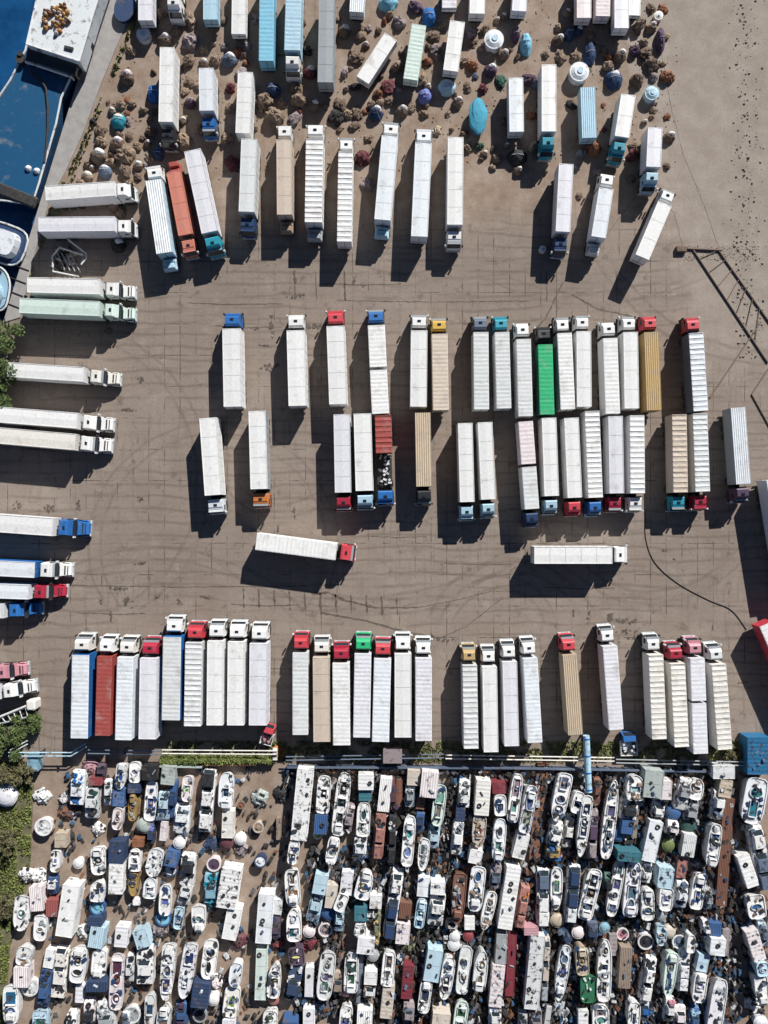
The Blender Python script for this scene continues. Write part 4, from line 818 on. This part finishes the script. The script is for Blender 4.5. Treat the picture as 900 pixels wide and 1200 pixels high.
def band(y):
    for lim, nm in ((925, 'in yard row nearest the fence'), (968, 'in second yard row below the fence'), (1012, 'in third yard row below the fence'), (1052, 'in fourth yard row below the fence'), (1090, 'in fifth yard row, low down'), (1130, 'in sixth yard row, low down'), (1168, 'in last full yard row')):
        if y < lim: return nm
    return 'along the bottom edge of picture'
KN = {'boat': ('boat', 'boats laid up in the yard'), 'box': ('container', 'boxes and containers in the yard'), 'wreck': ('scrapped vehicle', 'scrapped vehicles in the yard'), 'round': ('tub', 'round tubs in the yard'), 'heap': ('scrap heap', 'scrap heaps in the yard')}
GR = {}
for it in YARD: GR.setdefault((band((it[2]+it[4])/2), it[0], it[6]), []).append((it[1]+it[3], it[2]))
for v in GR.values(): v.sort()
for it in YARD:
    kind, x0, y0, x1, y1, w, c, acc, n, h = it; hh = 1.5
    dull = {'yellow': .6, 'red': .5, 'crimson': .6, 'orange': .5, 'green': .4, 'teal': .6, 'lime': .45, 'sky_blue': .75, 'rust': .8, 'blue': .75, 'salmon': .7}
    a = W(x0, y0, hh); b_ = W(x1, y1, hh); mid = (a+b_)/2
    key = (band((y0+y1)/2), kind, c); lst = GR[key]; rk = lst.index((x0+x1, y0))
    cname = c; c = tuple(v*dull.get(c, 1) for v in COL[c]); g_ = sum(c)/3; c = tuple(v*.75+g_*.25 for v in c)
    if kind == 'round': t = mk_round(w/S, mid.x, mid.y, c, acc, h)
    elif kind == 'heap': t = mk_heap(w/S*1.05, mid.x, mid.y, c, acc)
    else:
        d = a-b_
        if random.random() < .5: d = -d
        L = max(d.length, .8); rz = math.atan2(d.y, d.x); ww = w/S*(.92 if kind == 'boat' else .96)
        t = {'boat': mk_boat, 'wreck': mk_wreck, 'box': mk_box}[kind](L, ww, mid.x, mid.y, rz, c, acc or cname, n, h)
    c = cname; nm = KN[kind][0]
    adj = {'boat': 'long ' if abs(y1-y0) > 45 else '', 'wreck': 'stripped ', 'box': 'boxy ', 'round': 'round ', 'heap': 'messy '}[kind]
    pos = key[0] if len(lst) == 1 else (f"{ORD[rk]} such from left " + key[0])
    acw = f" with {cw(acc)} {'cockpit' if kind == 'boat' else 'pieces'}" if acc and acc != c and n != 0 and len(lst) < 6 and len((adj+cw(c)+nm+pos+cw(acc)).split()) < 13 else ''
    lab = f"{cw(c)} {nm}{acw}, {pos}"
    if len(lab.replace(',', '').split()) > 16: lab = f"{cw(c)} {nm}, {pos}"
    tag(t, lab, nm, KN[kind][1])

lm = MB()
for _ in range(11000):
    x = random.uniform(60, 898) if random.random() < .35 else random.uniform(300, 860); y = random.uniform(898, 1205)
    if noise.noise((x*.03, y*.02, 1)) < -.12 and x < 430: continue
    if x < 60 and y < 1000: continue
    if 300 < x < 335 and random.random() < .8: continue
    p = W(x, y); a, b_ = random.uniform(.08, .5), random.uniform(.05, .3); lm.box(p.x-b_, p.x+b_, p.y-a, p.y+a, -.02, random.uniform(.1, .7 if x < 330 else 1.3), rz=random.gauss(-.12, .5), mi=random.choice((0,0,0,0,0,1,2,3,4,4)))  # many pieces near-black, painting in the shade between boats and wrecks
def flat(name, c, r=.7):
    m, nt, b = newmat(name); tc = N(nt, 'ShaderNodeTexCoord'); f = noi(nt, tc.outputs['Object'], 2.5, 4); c2 = tuple(v*.3 for v in c)
    nt.links.new(ramp(nt, f, [(.35, c2), (.6, c)]), b.inputs['Base Color']); b.inputs['Roughness'].default_value = r; return m
o = lm.build('scrap_and_shade_fill', [M['dark'], flat('white_scrap', (.6,.62,.64)), flat('blue_scrap', (.05,.13,.25)), flat('rusty_scrap', (.20,.09,.05)), flat('grey_scrap', (.14,.13,.14))])
tag(o, 'scrap and rubbish strewn between boats and wrecks, near-black pieces filling in the shade', 'scrap litter', kind='stuff')

# ------------------------------------------------------------------ fence line, pipes, hedge
def V(px, py, z): p = W(px, py, z); return (p.x, p.y, z)
def piperun(name, pts, z, color, label, cat='pipe', sep_=.55, posts=True, r=.1):
    a = thing(name, *W(pts[0][0], pts[0][1])); L = a.location.copy()
    for k in (0, 1):
        mb = MB(); path = [Vector(V(px, py+k*sep_*S, z)) - L for px, py in pts]; mb.tube(path, r, 8); mb.build('pipe', M['worn'], a, color)
    if posts:
        for i in range(len(pts)-1):
            p, q_ = Vector(pts[i]), Vector(pts[i+1]); n = max(1, int((q_-p).length/45))
            for k in range(n):
                c_ = p.lerp(q_, (k+.5)/n); v = Vector(V(c_.x, c_.y, z))-L; u = Vector(V(c_.x, c_.y+sep_*S, z))-L; mb = MB(); mb.box(v.x-.07, v.x+.07, u.y-.15, v.y+.15, z-.2, z-.1); mb.box(v.x-.06, v.x+.06, v.y-.06, v.y+.06, 0, z-.2); mb.box(v.x-.06, v.x+.06, u.y-.06, u.y+.06, 0, z-.2); mb.build('support', M['dark'], a)
    tag(a, label, cat, 'pipes along the fence line'); return a
piperun('pipe_run', [(10,882),(83,882),(101,871)], 2.0, 'light_blue', 'light blue double pipe bending up at left of the fence line')
piperun('pipe_run', [(12,879),(32,868)], 2.0, 'light_grey', 'short slanting grey pipe pair over the bush at far left', posts=False)
piperun('pipe_run', [(103,879),(188,880)], 1.8, 'slate', 'dark pipe pair behind the leftmost fence side trucks')
piperun('pipe_run', [(190,879),(325,880)], 1.8, 'cream', 'double pipe painted sunlit cream running above the hedge')  # cream paints the sunlit stretch of one run, darker runs the shaded
piperun('pipe_run', [(335,887),(520,884)], 1.8, 'slate', 'grey double pipe beside the small hut')
piperun('pipe_run', [(522,885),(720,888)], 1.8, 'cream', 'double pipe painted sunlit cream right of the hut crossing under the blue pipe')  # cream again paints a stretch lit by the sun
piperun('pipe_run', [(722,890),(872,893)], 1.6, 'grey', 'grey double pipe at the right end of the fence line')
# wall behind the pipes
def wall(x0, y0, x1, y1, h, th, c, name, label, cat):
    a, b_ = W(x0, y0), W(x1, y1); d = b_-a; t = thing(name, a.x, a.y, math.atan2(d.y, d.x)); mb = MB(); mb.box(0, d.length, -th/2, th/2, 0, h); mb.build('wall_panel', M['worn'], t, c)
    cp = MB(); cp.box(-.02, d.length+.02, -th/2-.06, th/2+.06, h, h+.08); cp.build('coping', M['worn'], t, var(c, .2)); n = int(d.length/3)
    for k in range(n+1):
        ps = MB(); xk = d.length*k/max(1, n); ps.box(xk-.12, xk+.12, -th/2-.07, th/2+.07, 0, h-.01); ps.build('post', M['worn'], t, var(c, .2))
    tag(t, label, cat)
wall(190,895,238,896,1.2,.15,'green_grey','low_wall','low grey green wall behind the left end of the hedge','wall')
wall(338,896,600,897,1.3,.15,'slate','low_wall','long dark wall behind hut and pipes, left half of yard','wall')
wall(600,897,832,901,1.3,.15,'slate','low_wall','grey wall in the right half below the fence side trucks','wall')
t = thing('picket_fence', *W(240, 894)); L0 = W(240, 894)
for k in range(22):
    p = W(240+k*2.9, 894.5) - L0; mb = MB(); mb.box(p.x-.07, p.x+.07, -.03, .03, 0, 1.3); mb.build('picket', M['worn'], t, 'rust')
mb = MB(); mb.box(0, 8.3, .04, .1, .9, 1.0); mb.box(0, 8.3, .04, .1, .3, .4); mb.build('rail', M['worn'], t, 'rust'); tag(t, 'rusty picket fence below the hedge', 'fence')
# rusty orange post next to small lorry
# hut
p = W(460, 884, 1.5); t = thing('hut', p.x, p.y); mb = MB(); mb.box(-1.3, 1.3, -1, 1, 0, 2.2); mb.build('hut_wall', M['worn'], t, 'brown'); mb = MB(); mb.add([(-1.45,-1.15,2.25),(1.45,-1.15,2.25),(1.45,1.15,2.4),(-1.45,1.15,2.4)], [(0,1,2,3)]); mb.box(-1.45, 1.45, -1.15, 1.15, 2.14, 2.24); mb.build('hut_roof', M['worn'], t, 'mauve'); mb = MB(); mb.box(-.4, .4, 1.0, 1.04, 0, 1.9); mb.build('door', M['worn'], t, 'rust'); tag(t, 'small flat roofed brownish hut on the fence line', 'hut')
# blue overhead duct
p = W(687, 862, 2.6); q_ = W(690, 928, 2.6); t = thing('duct', p.x, p.y); mb = MB(); d = q_-p
mb.tube([(0,0,2.6),(d.x,d.y,2.6)], .5, 14); mb.build('duct_pipe', M['worn'], t, 'light_blue')
for k in (.05, .35, .65, .95):
    rb = MB(); rb.tube([(d.x*k, d.y*k-.08, 2.6), (d.x*k, d.y*k+.08, 2.6)], .58, 14); rb.build('flange', M['worn'], t, 'blue'); ps = MB(); ps.box(d.x*k-.12, d.x*k+.12, d.y*k-.1, d.y*k+.1, 0, 2.1); ps.build('support', M['dark'], t)
tag(t, 'light blue duct crossing from the truck row into the yard', 'duct')
# blue container on the right
a = W(888, 885, 2.4); mk = mk_box(5.6, 3.5, a.x, a.y, PI/2, (.015,.14,.30), None, None, 2.8); tag(mk, 'big blue container at right edge where the fence line ends', 'container')
# small lorries by the fence
def lorry(px, py, rz, c1, c2, label, L=3.6, w=2.0, load=None):
    p = W(px, py, 1.2); t = thing('small_lorry', p.x, p.y, rz); mb = MB(); loft(mb, [(L/2, .5, w*.44), (L/2, 1.1, w*.44), (L/2-.4, 1.8, w*.38), (L/2-1.2, 1.85, w*.38), (L/2-1.3, .5, w*.44)][::-1]); cb_ = mb.build('cab', M['worn'], t, c1)
    g1 = MB(); g1.add([(L/2-.0, -w*.36, 1.16), (L/2, w*.36, 1.16), (L/2-.36, w*.33, 1.78), (L/2-.36, -w*.33, 1.78)], [(0,1,2,3)]); g1.v = [(x+.03, y, z) for x, y, z in g1.v]; g1.build('windscreen', M['glass'], cb_)
    b2 = MB(); b2.box(-L/2, L/2-1.4, -w/2, w/2, .7, .85); b2.box(-L/2, L/2-1.4, -w/2, -w/2+.08, .85, 1.3); b2.box(-L/2, L/2-1.4, w/2-.08, w/2, .85, 1.3); b2.box(-L/2, -L/2+.08, -w/2+.08, w/2-.08, .85, 1.3); b2.build('load_bed', M['worn'], t, c2)
    ld = MB()
    for k in range(16): x, y = random.uniform(-L/2+.3, L/2-1.7), random.uniform(-w*.35, w*.35); ld.box(x-.2, x+.2, y-.15, y+.15, .86, random.uniform(1.0, 1.6), rz=random.uniform(0, 3), mi=k % 2)
    ld.build('load', [M['scrapped'], M['dark']], t, load or 'white'); wheels(t, [L/2-.7, -L/2+.8], w); tag(t, label, 'lorry')
lorry(314, 861, 1.3, 'red', 'light_grey', 'little red and white lorry right below the fence row gap', 3.2, 1.9, 'pink')
lorry(737, 872, 1.6, 'blue', 'white', 'little blue and white lorry between fence row trucks and wall', 3.6, 2.6, 'pale_white')
t = thing('post', *W(324, 880)); mb = MB(); mb.box(-.3, .3, -.9, .9, 0, 1.5, bev=.1); mb.build('column', M['worn'], t, 'orange'); mb = MB(); mb.box(-.36, .36, -.96, .96, 1.5, 1.6, bev=.04); mb.build('cap', M['worn'], t, 'cream'); tag(t, 'short orange gate post beside the little red lorry', 'post')

# hoses on the lot
def smoothp(pts, n=10):
    P_ = [Vector(V(*p, .07)) for p in pts]; out = []
    for i in range(len(P_)-1):
        p0, p1, p2, p3 = P_[max(i-1, 0)], P_[i], P_[i+1], P_[min(i+2, len(P_)-1)]
        for k in range(n):
            t_ = k/n; out.append(.5*((2*p1)+(-p0+p2)*t_+(2*p0-5*p1+4*p2-p3)*t_*t_+(-p0+3*p1-3*p2+p3)*t_**3))
    return out+[P_[-1]]
for pts, lab, r in [([(756,600),(757,632),(768,660),(795,684),(830,703),(857,715),(875,738)], 'dark hose curving over the lot at right towards the slanting truck', .055)]:
    mb = MB(); mb.tube(smoothp(pts), r, 6); o = mb.build('hose', M['dark'], smooth=True); tag(o, lab, 'hose')
# steel lattice frame and bars lying at the right
t = thing('steel_lattice', *W(835, 295)); L0 = Vector(t.location)
def bar(a, b_, r, nm='bar'):
    mb = MB(); mb.tube([Vector(V(*a, .15))-L0, Vector(V(*b_, .15))-L0], r, 6); mb.build(nm, M['worn'], t, 'dark_brown')
bar((812,292),(900,425),.12,'long_bar'); bar((840,290),(905,382),.12,'long_bar')
for k in range(7):
    f = k/7; a = (820+76*f, 303+112*f); b_ = (842+56*f, 293+80*f); bar(a, b_, .06, 'rung')
bar((805,291),(846,293),.2,'cross_bar'); mb = MB(); v = Vector(V(798,293,0))-L0; mb.box(v.x-.9, v.x+.7, v.y-.5, v.y+.5, 0, .6, bev=.1); mb.build('foot_block', M['rock'], t, 'dark_brown')
tag(t, 'dark steel lattice boom lying on the sand at the right edge', 'steel lattice')
for pts, lab in [([(892,377),(832,466)], 'straight dark pole lying left below the steel lattice boom'), ([(902,430),(881,462),(902,500)], 'bent dark pole lying at the right edge above the last truck')]:
    mb = MB(); mb.tube([V(*p_, .12) for p_ in pts], .1, 6); o = mb.build('pole', M['worn'], None, 'dark_brown'); tag(o, lab, 'pole')
# metal frame and bone dry scrap at the left, tow frame
t = thing('tubular_frame', *W(80, 298)); L0 = Vector(t.location)
def fr(pts, z, r, c='light_grey', nm='tube'):
    mb = MB(); mb.tube([Vector(V(*p_, z))-L0 for p_ in pts], r, 6); mb.build(nm, M['worn'], t, c)
fr([(62,313),(61,300),(70,290),(98,299),(96,309)], 1.2, .13); fr([(80,281),(101,297),(101,303),(95,310)], 1.4, .13); fr([(62,313),(62,318),(92,324)], .9, .12)
for k in range(4): fr([(66+k*6, 294+k*2), (76+k*6, 316+k)], .8, .09, 'grey')
for pt in [(62,313),(70,290),(98,299),(80,281),(92,324)]:
    mb = MB(); v = Vector(V(*pt, 0.6))-L0; mb.box(v.x-.07, v.x+.07, v.y-.07, v.y+.07, 0, 1.2); mb.build('leg', M['worn'], t, 'grey')
mb = MB()
for k in range(30): x, y = random.uniform(-2, 1.2), random.uniform(-2.6, .8); mb.box(x-.3, x+.3, y-.1, y+.1, 0, random.uniform(.2, .8), rz=random.uniform(0, 3), mi=k % 2)
mb.build('scrap_load', [M['scrapped'], M['dark']], t, 'beige'); tag(t, 'bent pale tubular frame full of scrap beside the quay', 'tubular frame')
# low lattice trailer lower left
t = thing('lattice_trailer', *W(20, 834)); L0 = Vector(t.location)
fr([(-20,846),(0,840),(34,826)], 1.6, .18, 'light_grey', 'beam'); fr([(-20,852),(5,847),(34,840)], 1.4, .14, 'grey', 'beam')
for k in range(6): fr([(-5+k*7, 843-k*2.6), (0+k*6.5, 848-k*1.6)], 1.5, .08, 'light_grey', 'brace')
mb = MB(); v = Vector(V(39,825,1))-L0; mb.box(v.x-.7, v.x+.7, v.y-.8, v.y+.8, 0, 2.0, bev=.2); mb.build('counterweight', M['worn'], t, 'cream')
mb = MB(); v = Vector(V(16,838,1))-L0; mb.box(v.x-3, v.x+3, v.y-.6, v.y+.6, .4, 1.0, rz=.35, bev=.1); mb.build('trailer_bed', M['dark'], t); tag(t, 'grey lattice boom trailer below the lowest left edge truck', 'lattice trailer')

# ------------------------------------------------------------------ boats at the quay
def big_boat():
    c0 = W(60, 110, 1.0); t = thing('work_boat', c0.x, c0.y); L0 = Vector((c0.x, c0.y, 0))
    def pl(px, z): return [((Vector(V(x, y, z))-L0).x, (Vector(V(x, y, z))-L0).y) for x, y in px]
    hull = [(60,-60),(30,60),(12,95),(-25,150),(-60,215),(-30,232),(10,236),(38,240),(46,215),(56,180),(66,145),(72,115),(92,72),(112,22),(130,-60)][::-1]
    hz = .9; pts = pl(hull, hz); 
    if sum(pts[i][0]*pts[(i+1) % len(pts)][1]-pts[(i+1) % len(pts)][0]*pts[i][1] for i in range(len(pts))) < 0: pts.reverse()
    mb = MB(); mb.prism(pts, -1.6, hz, .93); mb.build('hull', M['worn'], t, (.015,.075,.17))
    rim = MB(); rim.tube([(x, y, hz+.1) for x, y in pts]+[(pts[0][0], pts[0][1], hz+.1)], .16, 6); rim.build('gunwale', M['worn'], t, 'light_grey')
    dk = MB(); dp = [(x*.95, y*.95) for x, y in pts]; dk.prism(dp, hz-.05, hz+.04); dk.build('deck', M['paint'], t, (.008,.082,.19))
    # cabin (white roofed) as a real volume
    cz = 3.6; cabp = pl([(31,52),(52,-40),(128,-40),(109,18),(93,72)], cz)
    if sum(cabp[i][0]*cabp[(i+1) % 5][1]-cabp[(i+1) % 5][0]*cabp[i][1] for i in range(5)) < 0: cabp.reverse()
    cbm = MB(); cbm.prism(cabp, hz, cz, .99); co_ = cbm.build('cabin', M['worn'], t, (.70,.74,.76))
    rl = MB(); rl.tube([(x, y, cz+.05) for x, y in cabp]+[(*cabp[0], cz+.05)], .12, 6); rl.build('roof_rail', M['worn'], co_, 'white')
    hb = MB(); v = pl([(81,57)], cz)[0]; hb.box(v[0]-.7, v[0]+.7, v[1]-.25, v[1]+.25, cz, cz+.25, rz=-.25, bev=.05); hb.build('roof_hatch', M['dark'], co_)
    ws = MB(); wp = pl([(33,56),(92,76),(88,88),(30,70)], 2.4)
    if sum(wp[i][0]*wp[(i+1) % 4][1]-wp[(i+1) % 4][0]*wp[i][1] for i in range(4)) < 0: wp.reverse()
    ws.prism(wp, hz, 2.5); ws.build('windscreen', M['glass'], t)
    br_ = MB(); a = pl([(30,72)], 1.8)[0]; b_ = pl([(84,90)], 1.8)[0]; br_.tube([(a[0], a[1], 1.8), (b_[0], b_[1], 1.8)], .24, 8)
    for p_ in (a, b_): br_.cyl(p_[0], p_[1], hz, 1.8, .1, n=8)
    br_.build('rail_bar', M['worn'], t, 'white')
    hs = MB(); hs.tube([Vector(V(x, y, 1.2))-L0 for x, y in [(36,84),(48,93),(54,104),(56,125),(56,150),(54,175),(52,190)]], .17, 8); hs.build('hose', M['dark'], t)
    bn = MB(); v = pl([(24,70)], 1.4)[0]; bn.cyl(v[0], v[1], hz, 1.7, .7, n=14); bn.cyl(v[0]+.1, v[1]+.7, hz, 1.9, .4, n=12); bn.build('winch', M['dark'], t)
    dc = MB(); v = pl([(102,60)], 1.4)[0]; dc.box(v[0]-.5, v[0]+.5, v[1]-1.6, v[1]+1.6, hz, 1.9, rz=-.35, bev=.2); v = pl([(90,84)], 1.4)[0]; dc.box(v[0]-.8, v[0]+.8, v[1]-.6, v[1]+.6, hz, 1.7, rz=-.6, bev=.2); dc.build('fender_rack', M['dark'], t)
    hp_ = MB(); v = pl([(17,228)], 1.2)[0]; hp_.box(v[0]-3.6, v[0]+3.6, v[1]-.9, v[1]+.9, hz, 1.4, rz=-.38, bev=.2); hp_.build('dark_band', M['dark'], t)  # dark raised band across the lower end of the hull
    tag(t, 'large blue decked work boat with white cabin roof moored at the quay', 'boat')
    # load on the cabin roof
    v = W(65, 18, 4.0); hm = MB()
    for k in range(70):
        x, y = random.uniform(-2.1, 2.1), random.uniform(-2.8, 2.4)
        if abs(x)/2.2+abs(y+.2)/3.6 > 1.05: continue
        hm.dome(x, y, .0, random.uniform(.25, .5), random.uniform(.2, .4), random.uniform(.3, .7), 8, 3, .2, mi=random.randrange(4))
    hm.v = [(x*math.cos(-.3)-y*math.sin(-.3), x*math.sin(-.3)+y*math.cos(-.3), z) for x, y, z in hm.v]
    o = hm.build('sack_pile', [flat('brown_sack', (.22,.10,.04)), flat('yellow_sack', (.55,.34,.12)), flat('pale_sack', (.55,.45,.45)), flat('orange_sack', (.45,.22,.06))], None, None, (v.x, v.y, 3.61))
    tag(o, 'pile of brown and yellow sacks on the white cabin roof', 'sacks')
big_boat()
def lboat(px, py, L, w, rz, c, deck, label, z0=-1.1):
    p = W(px, py, .5); t = thing('moored_boat', p.x, p.y, rz, 0); pts = outline(L, w, 2, 5)[::-1]; mb = MB(); mb.prism(pts, -1.6, .5, .8); mb.build('hull', M['worn'], t, 'navy')
    rm = MB(); rm.tube([(x, y, .55) for x, y in pts]+[(*pts[0], .55)], .15, 6); rm.build('gunwale', M['worn'], t, 'light_grey')
    dk = MB(); dk.prism([(x*.9, y*.88) for x, y in pts], .45, .58); dk.build('deck', M['worn'], t, deck)
    cb_ = MB(); cb_.prism([(x*.5-.1*L, y*.62) for x, y in pts], .58, 1.7, 1.1); q_ = cb_.build('cabin', M['worn'], t, c); g1 = MB(); g1.box(L*.0, L*.06, -w*.2, w*.2, 1.7, 1.76); g1.build('cabin_window', M['glass'], q_)
    sg = MB()
    for k in range(8): x, y = random.uniform(.2, .4)*L, random.uniform(-.2, .2)*w; sg.box(x-.3, x+.3, y-.15, y+.15, .58, random.uniform(.7, 1.1), rz=random.uniform(0, 3))
    sg.build('deck_gear', M['dark'], t); tag(t, label, 'boat', 'boats moored at the quay')
lboat(-2, 283, 9.0, 6.0, 2.8, 'pale_white', 'navy', 'white cabin boat with dark deck moored below the large work boat')
lboat(-8, 338, 7.0, 5.2, 1.4, 'light_blue', (.30,.46,.58), 'light blue boat moored lowest beside the planked quay end')
for k, (x, y) in enumerate([(33,197),(43,200)]):
    p = W(x, y, 1.1); o = MB(); o.dome(0, 0, 0, .55, .45, .5, 12, 4, .2); o = o.build('float', M['worn'], None, 'white', (p.x, p.y, .95)); tag(o, ['left', 'right'][k] + ' one of two white floats lying on the blue deck', 'float', 'white floats on the work boat')
# cleat lines across the lower quay
for k, y in enumerate((313, 328, 343, 357)):
    mb = MB(); mb.tube([V(34-k*3.6, y+4, .2), V(12-k*3.0, y-4, .2)], .07, 6); o = mb.build('mooring_line', M['dark']); tag(o, f'dark mooring line over the lower quay, {ORD[k]} from top', 'rope', 'mooring lines')
p = W(148, 12, .3); mb = MB(); mb.prism([(x*1.7, y*2.3) for x, y in [(math.cos(2*PI*i/18)*.95, math.sin(2*PI*i/18)) for i in range(18)]], 0, .9, .9); o = mb.build('skip', M['worn'], None, 'navy', (p.x, p.y, .12), -.3)
tag(o, 'dark blue covered skip on the quay at the top edge', 'skip')

# ------------------------------------------------------------------ trees and bushes
def tree(px, py, r, h, n, mat, label, cat, name='tree', group=None, leaf=.22):
    p = W(px, py, h*.5); t = thing(name, p.x, p.y); tk = MB(); tk.tube([(0,0,0), (.1,.05,h*.4), (.05,.1,h*.75)], .18, 8)
    for k in range(5): a = 2*PI*k/5+random.random(); tk.tube([(.05,.05,h*.3), (r*.4*math.cos(a), r*.4*math.sin(a), h*.6), (r*.7*math.cos(a), r*.7*math.sin(a), h*.75)], .07, 5)
    tk.build('trunk', M['bark'], t); cr = MB()
    cl = [(Vector((random.uniform(-.75, .75)*r, random.uniform(-.75, .75)*r, random.uniform(.35, .9)*h)), random.uniform(.22, .42)*r) for _ in range(16)]
    for k in range(n):
        c_, rr = random.choice(cl); v = Vector((random.gauss(0, 1), random.gauss(0, 1), random.gauss(0, 1))).normalized()*rr*random.uniform(.5, 1.1); q_ = c_+v
        if q_.z < .1: q_.z = .1
        u = Vector((random.gauss(0, 1), random.gauss(0, 1), random.gauss(0, .5))).normalized(); w_ = u.cross(Vector((random.gauss(0, .5), random.gauss(0, .5), 1))).normalized(); s_ = leaf*random.uniform(.5, 1.2)
        cr.add([q_-u*s_, q_+w_*s_*.5, q_+u*s_, q_-w_*s_*.5], [(0,1,2,3)])
    cr.build('crown', mat, t); tag(t, label, cat, group)
tree(6,392,3.2,4.5,5000,M['leaf'],'green tree at the left edge right below the quay','tree',group='trees at the left edge')
tree(3,425,3.0,4.5,5000,M['leaf'],'green tree at the left edge beside the rear of a white truck','tree',group='trees at the left edge')
tree(-2,462,2.6,4,4000,M['leaf'],'lowest green tree at left edge above two parallel white trucks','tree',group='trees at the left edge')
tree(8,868,3.2,3,5500,M['leaf'],'large green bush in the corner left of the light blue pipes','bush','bush','bushes at the lower left')
tree(33,850,2.0,2.4,2600,M['leaf'],'small green bush next to the lattice boom trailer','bush','bush','bushes at the lower left')
tree(30,905,1.8,2.0,2200,M['leafdry'],'dry olive bush below the light blue pipes','bush','bush','bushes at the lower left')
tree(5,905,2.3,2.5,2600,M['leafdry'],'dry bush at left edge above the round lilac tub','bush','bush','bushes at the lower left')
tree(5,985,2.0,2.2,2300,M['leafdry'],'wide dry bush on the verge under the lilac tub','bush','bush','bushes at the lower left')
tree(5,1065,2.1,2.2,2300,M['leafdry'],'tangled dry bush at the left edge beside a white boat','bush','bush','bushes at the lower left')
tree(858,884,1.5,1.6,1800,M['leafdry'],'olive bush beside the big blue container','bush','bush')
tree(45,345,1.0,1.2,1000,M['leaf'],'tiny green bush at the quay edge beside the tubular frame','bush','bush')
hg = MB()
for _ in range(7000):
    x = random.uniform(190, 322); y = random.gauss(888, 1.9); p = W(x, y); z = random.uniform(.3, 1.5); u = Vector((random.gauss(0, 1), random.gauss(0, 1), random.gauss(0, .5))).normalized(); w_ = u.cross(Vector((.1, .2, 1))).normalized(); s_ = random.uniform(.08, .2); q_ = Vector((p.x, p.y, z))
    hg.add([q_-u*s_, q_+w_*s_*.5, q_+u*s_, q_-w_*s_*.5], [(0,1,2,3)])
o = thing('hedge', *W(256, 888)); c_ = hg.build('foliage', M['grass'], o); c_.location = -Vector(o.location)
st_ = MB()
for k in range(40): p = W(192+k*3.3, 888); st_.tube([(p.x, p.y, 0), (p.x+.1, p.y, 1.0)], .04, 5)
s2 = st_.build('stems', M['bark'], o); s2.location = -Vector(o.location); tag(o, 'bright green hedge below the cream pipe', 'hedge')

# ------------------------------------------------------------------ light, camera
w = bpy.data.worlds.new('World'); scene.world = w; w.use_nodes = True; nt = w.node_tree
sky = nt.nodes.new('ShaderNodeTexSky'); sky.sky_type = 'NISHITA'; sky.sun_disc = False; sky.sun_elevation = SUNEL; sky.altitude = 5000; sky.dust_density = .2; sky.sun_rotation = math.atan2(SUNAZ.x, SUNAZ.y)
bg = nt.nodes['Background']; nt.links.new(sky.outputs[0], bg.inputs[0]); bg.inputs[1].default_value = .05
sl = bpy.data.lights.new('sun', 'SUN'); sl.energy = 5.0; sl.angle = math.radians(.5); sl.color = (1, .965, .91)
so = bpy.data.objects.new('sun', sl); C.objects.link(so)
dv = Vector((SUNAZ.x*math.cos(SUNEL), SUNAZ.y*math.cos(SUNEL), math.sin(SUNEL))); so.rotation_euler = dv.to_track_quat('Z', 'Y').to_euler(); so.location = dv*150
cam = bpy.data.cameras.new('camera'); co_ = bpy.data.objects.new('camera', cam); C.objects.link(co_); co_.location = (0, 0, H)
cam.sensor_fit = 'HORIZONTAL'; cam.sensor_width = 36; cam.lens = 36*H/120.0; cam.clip_end = 3000; scene.camera = co_
scene.view_settings.view_transform = 'Standard'; scene.view_settings.look = 'None'; scene.view_settings.gamma = 1; scene.view_settings.exposure = .40
scene.render.resolution_x = 768; scene.render.resolution_y = 1024
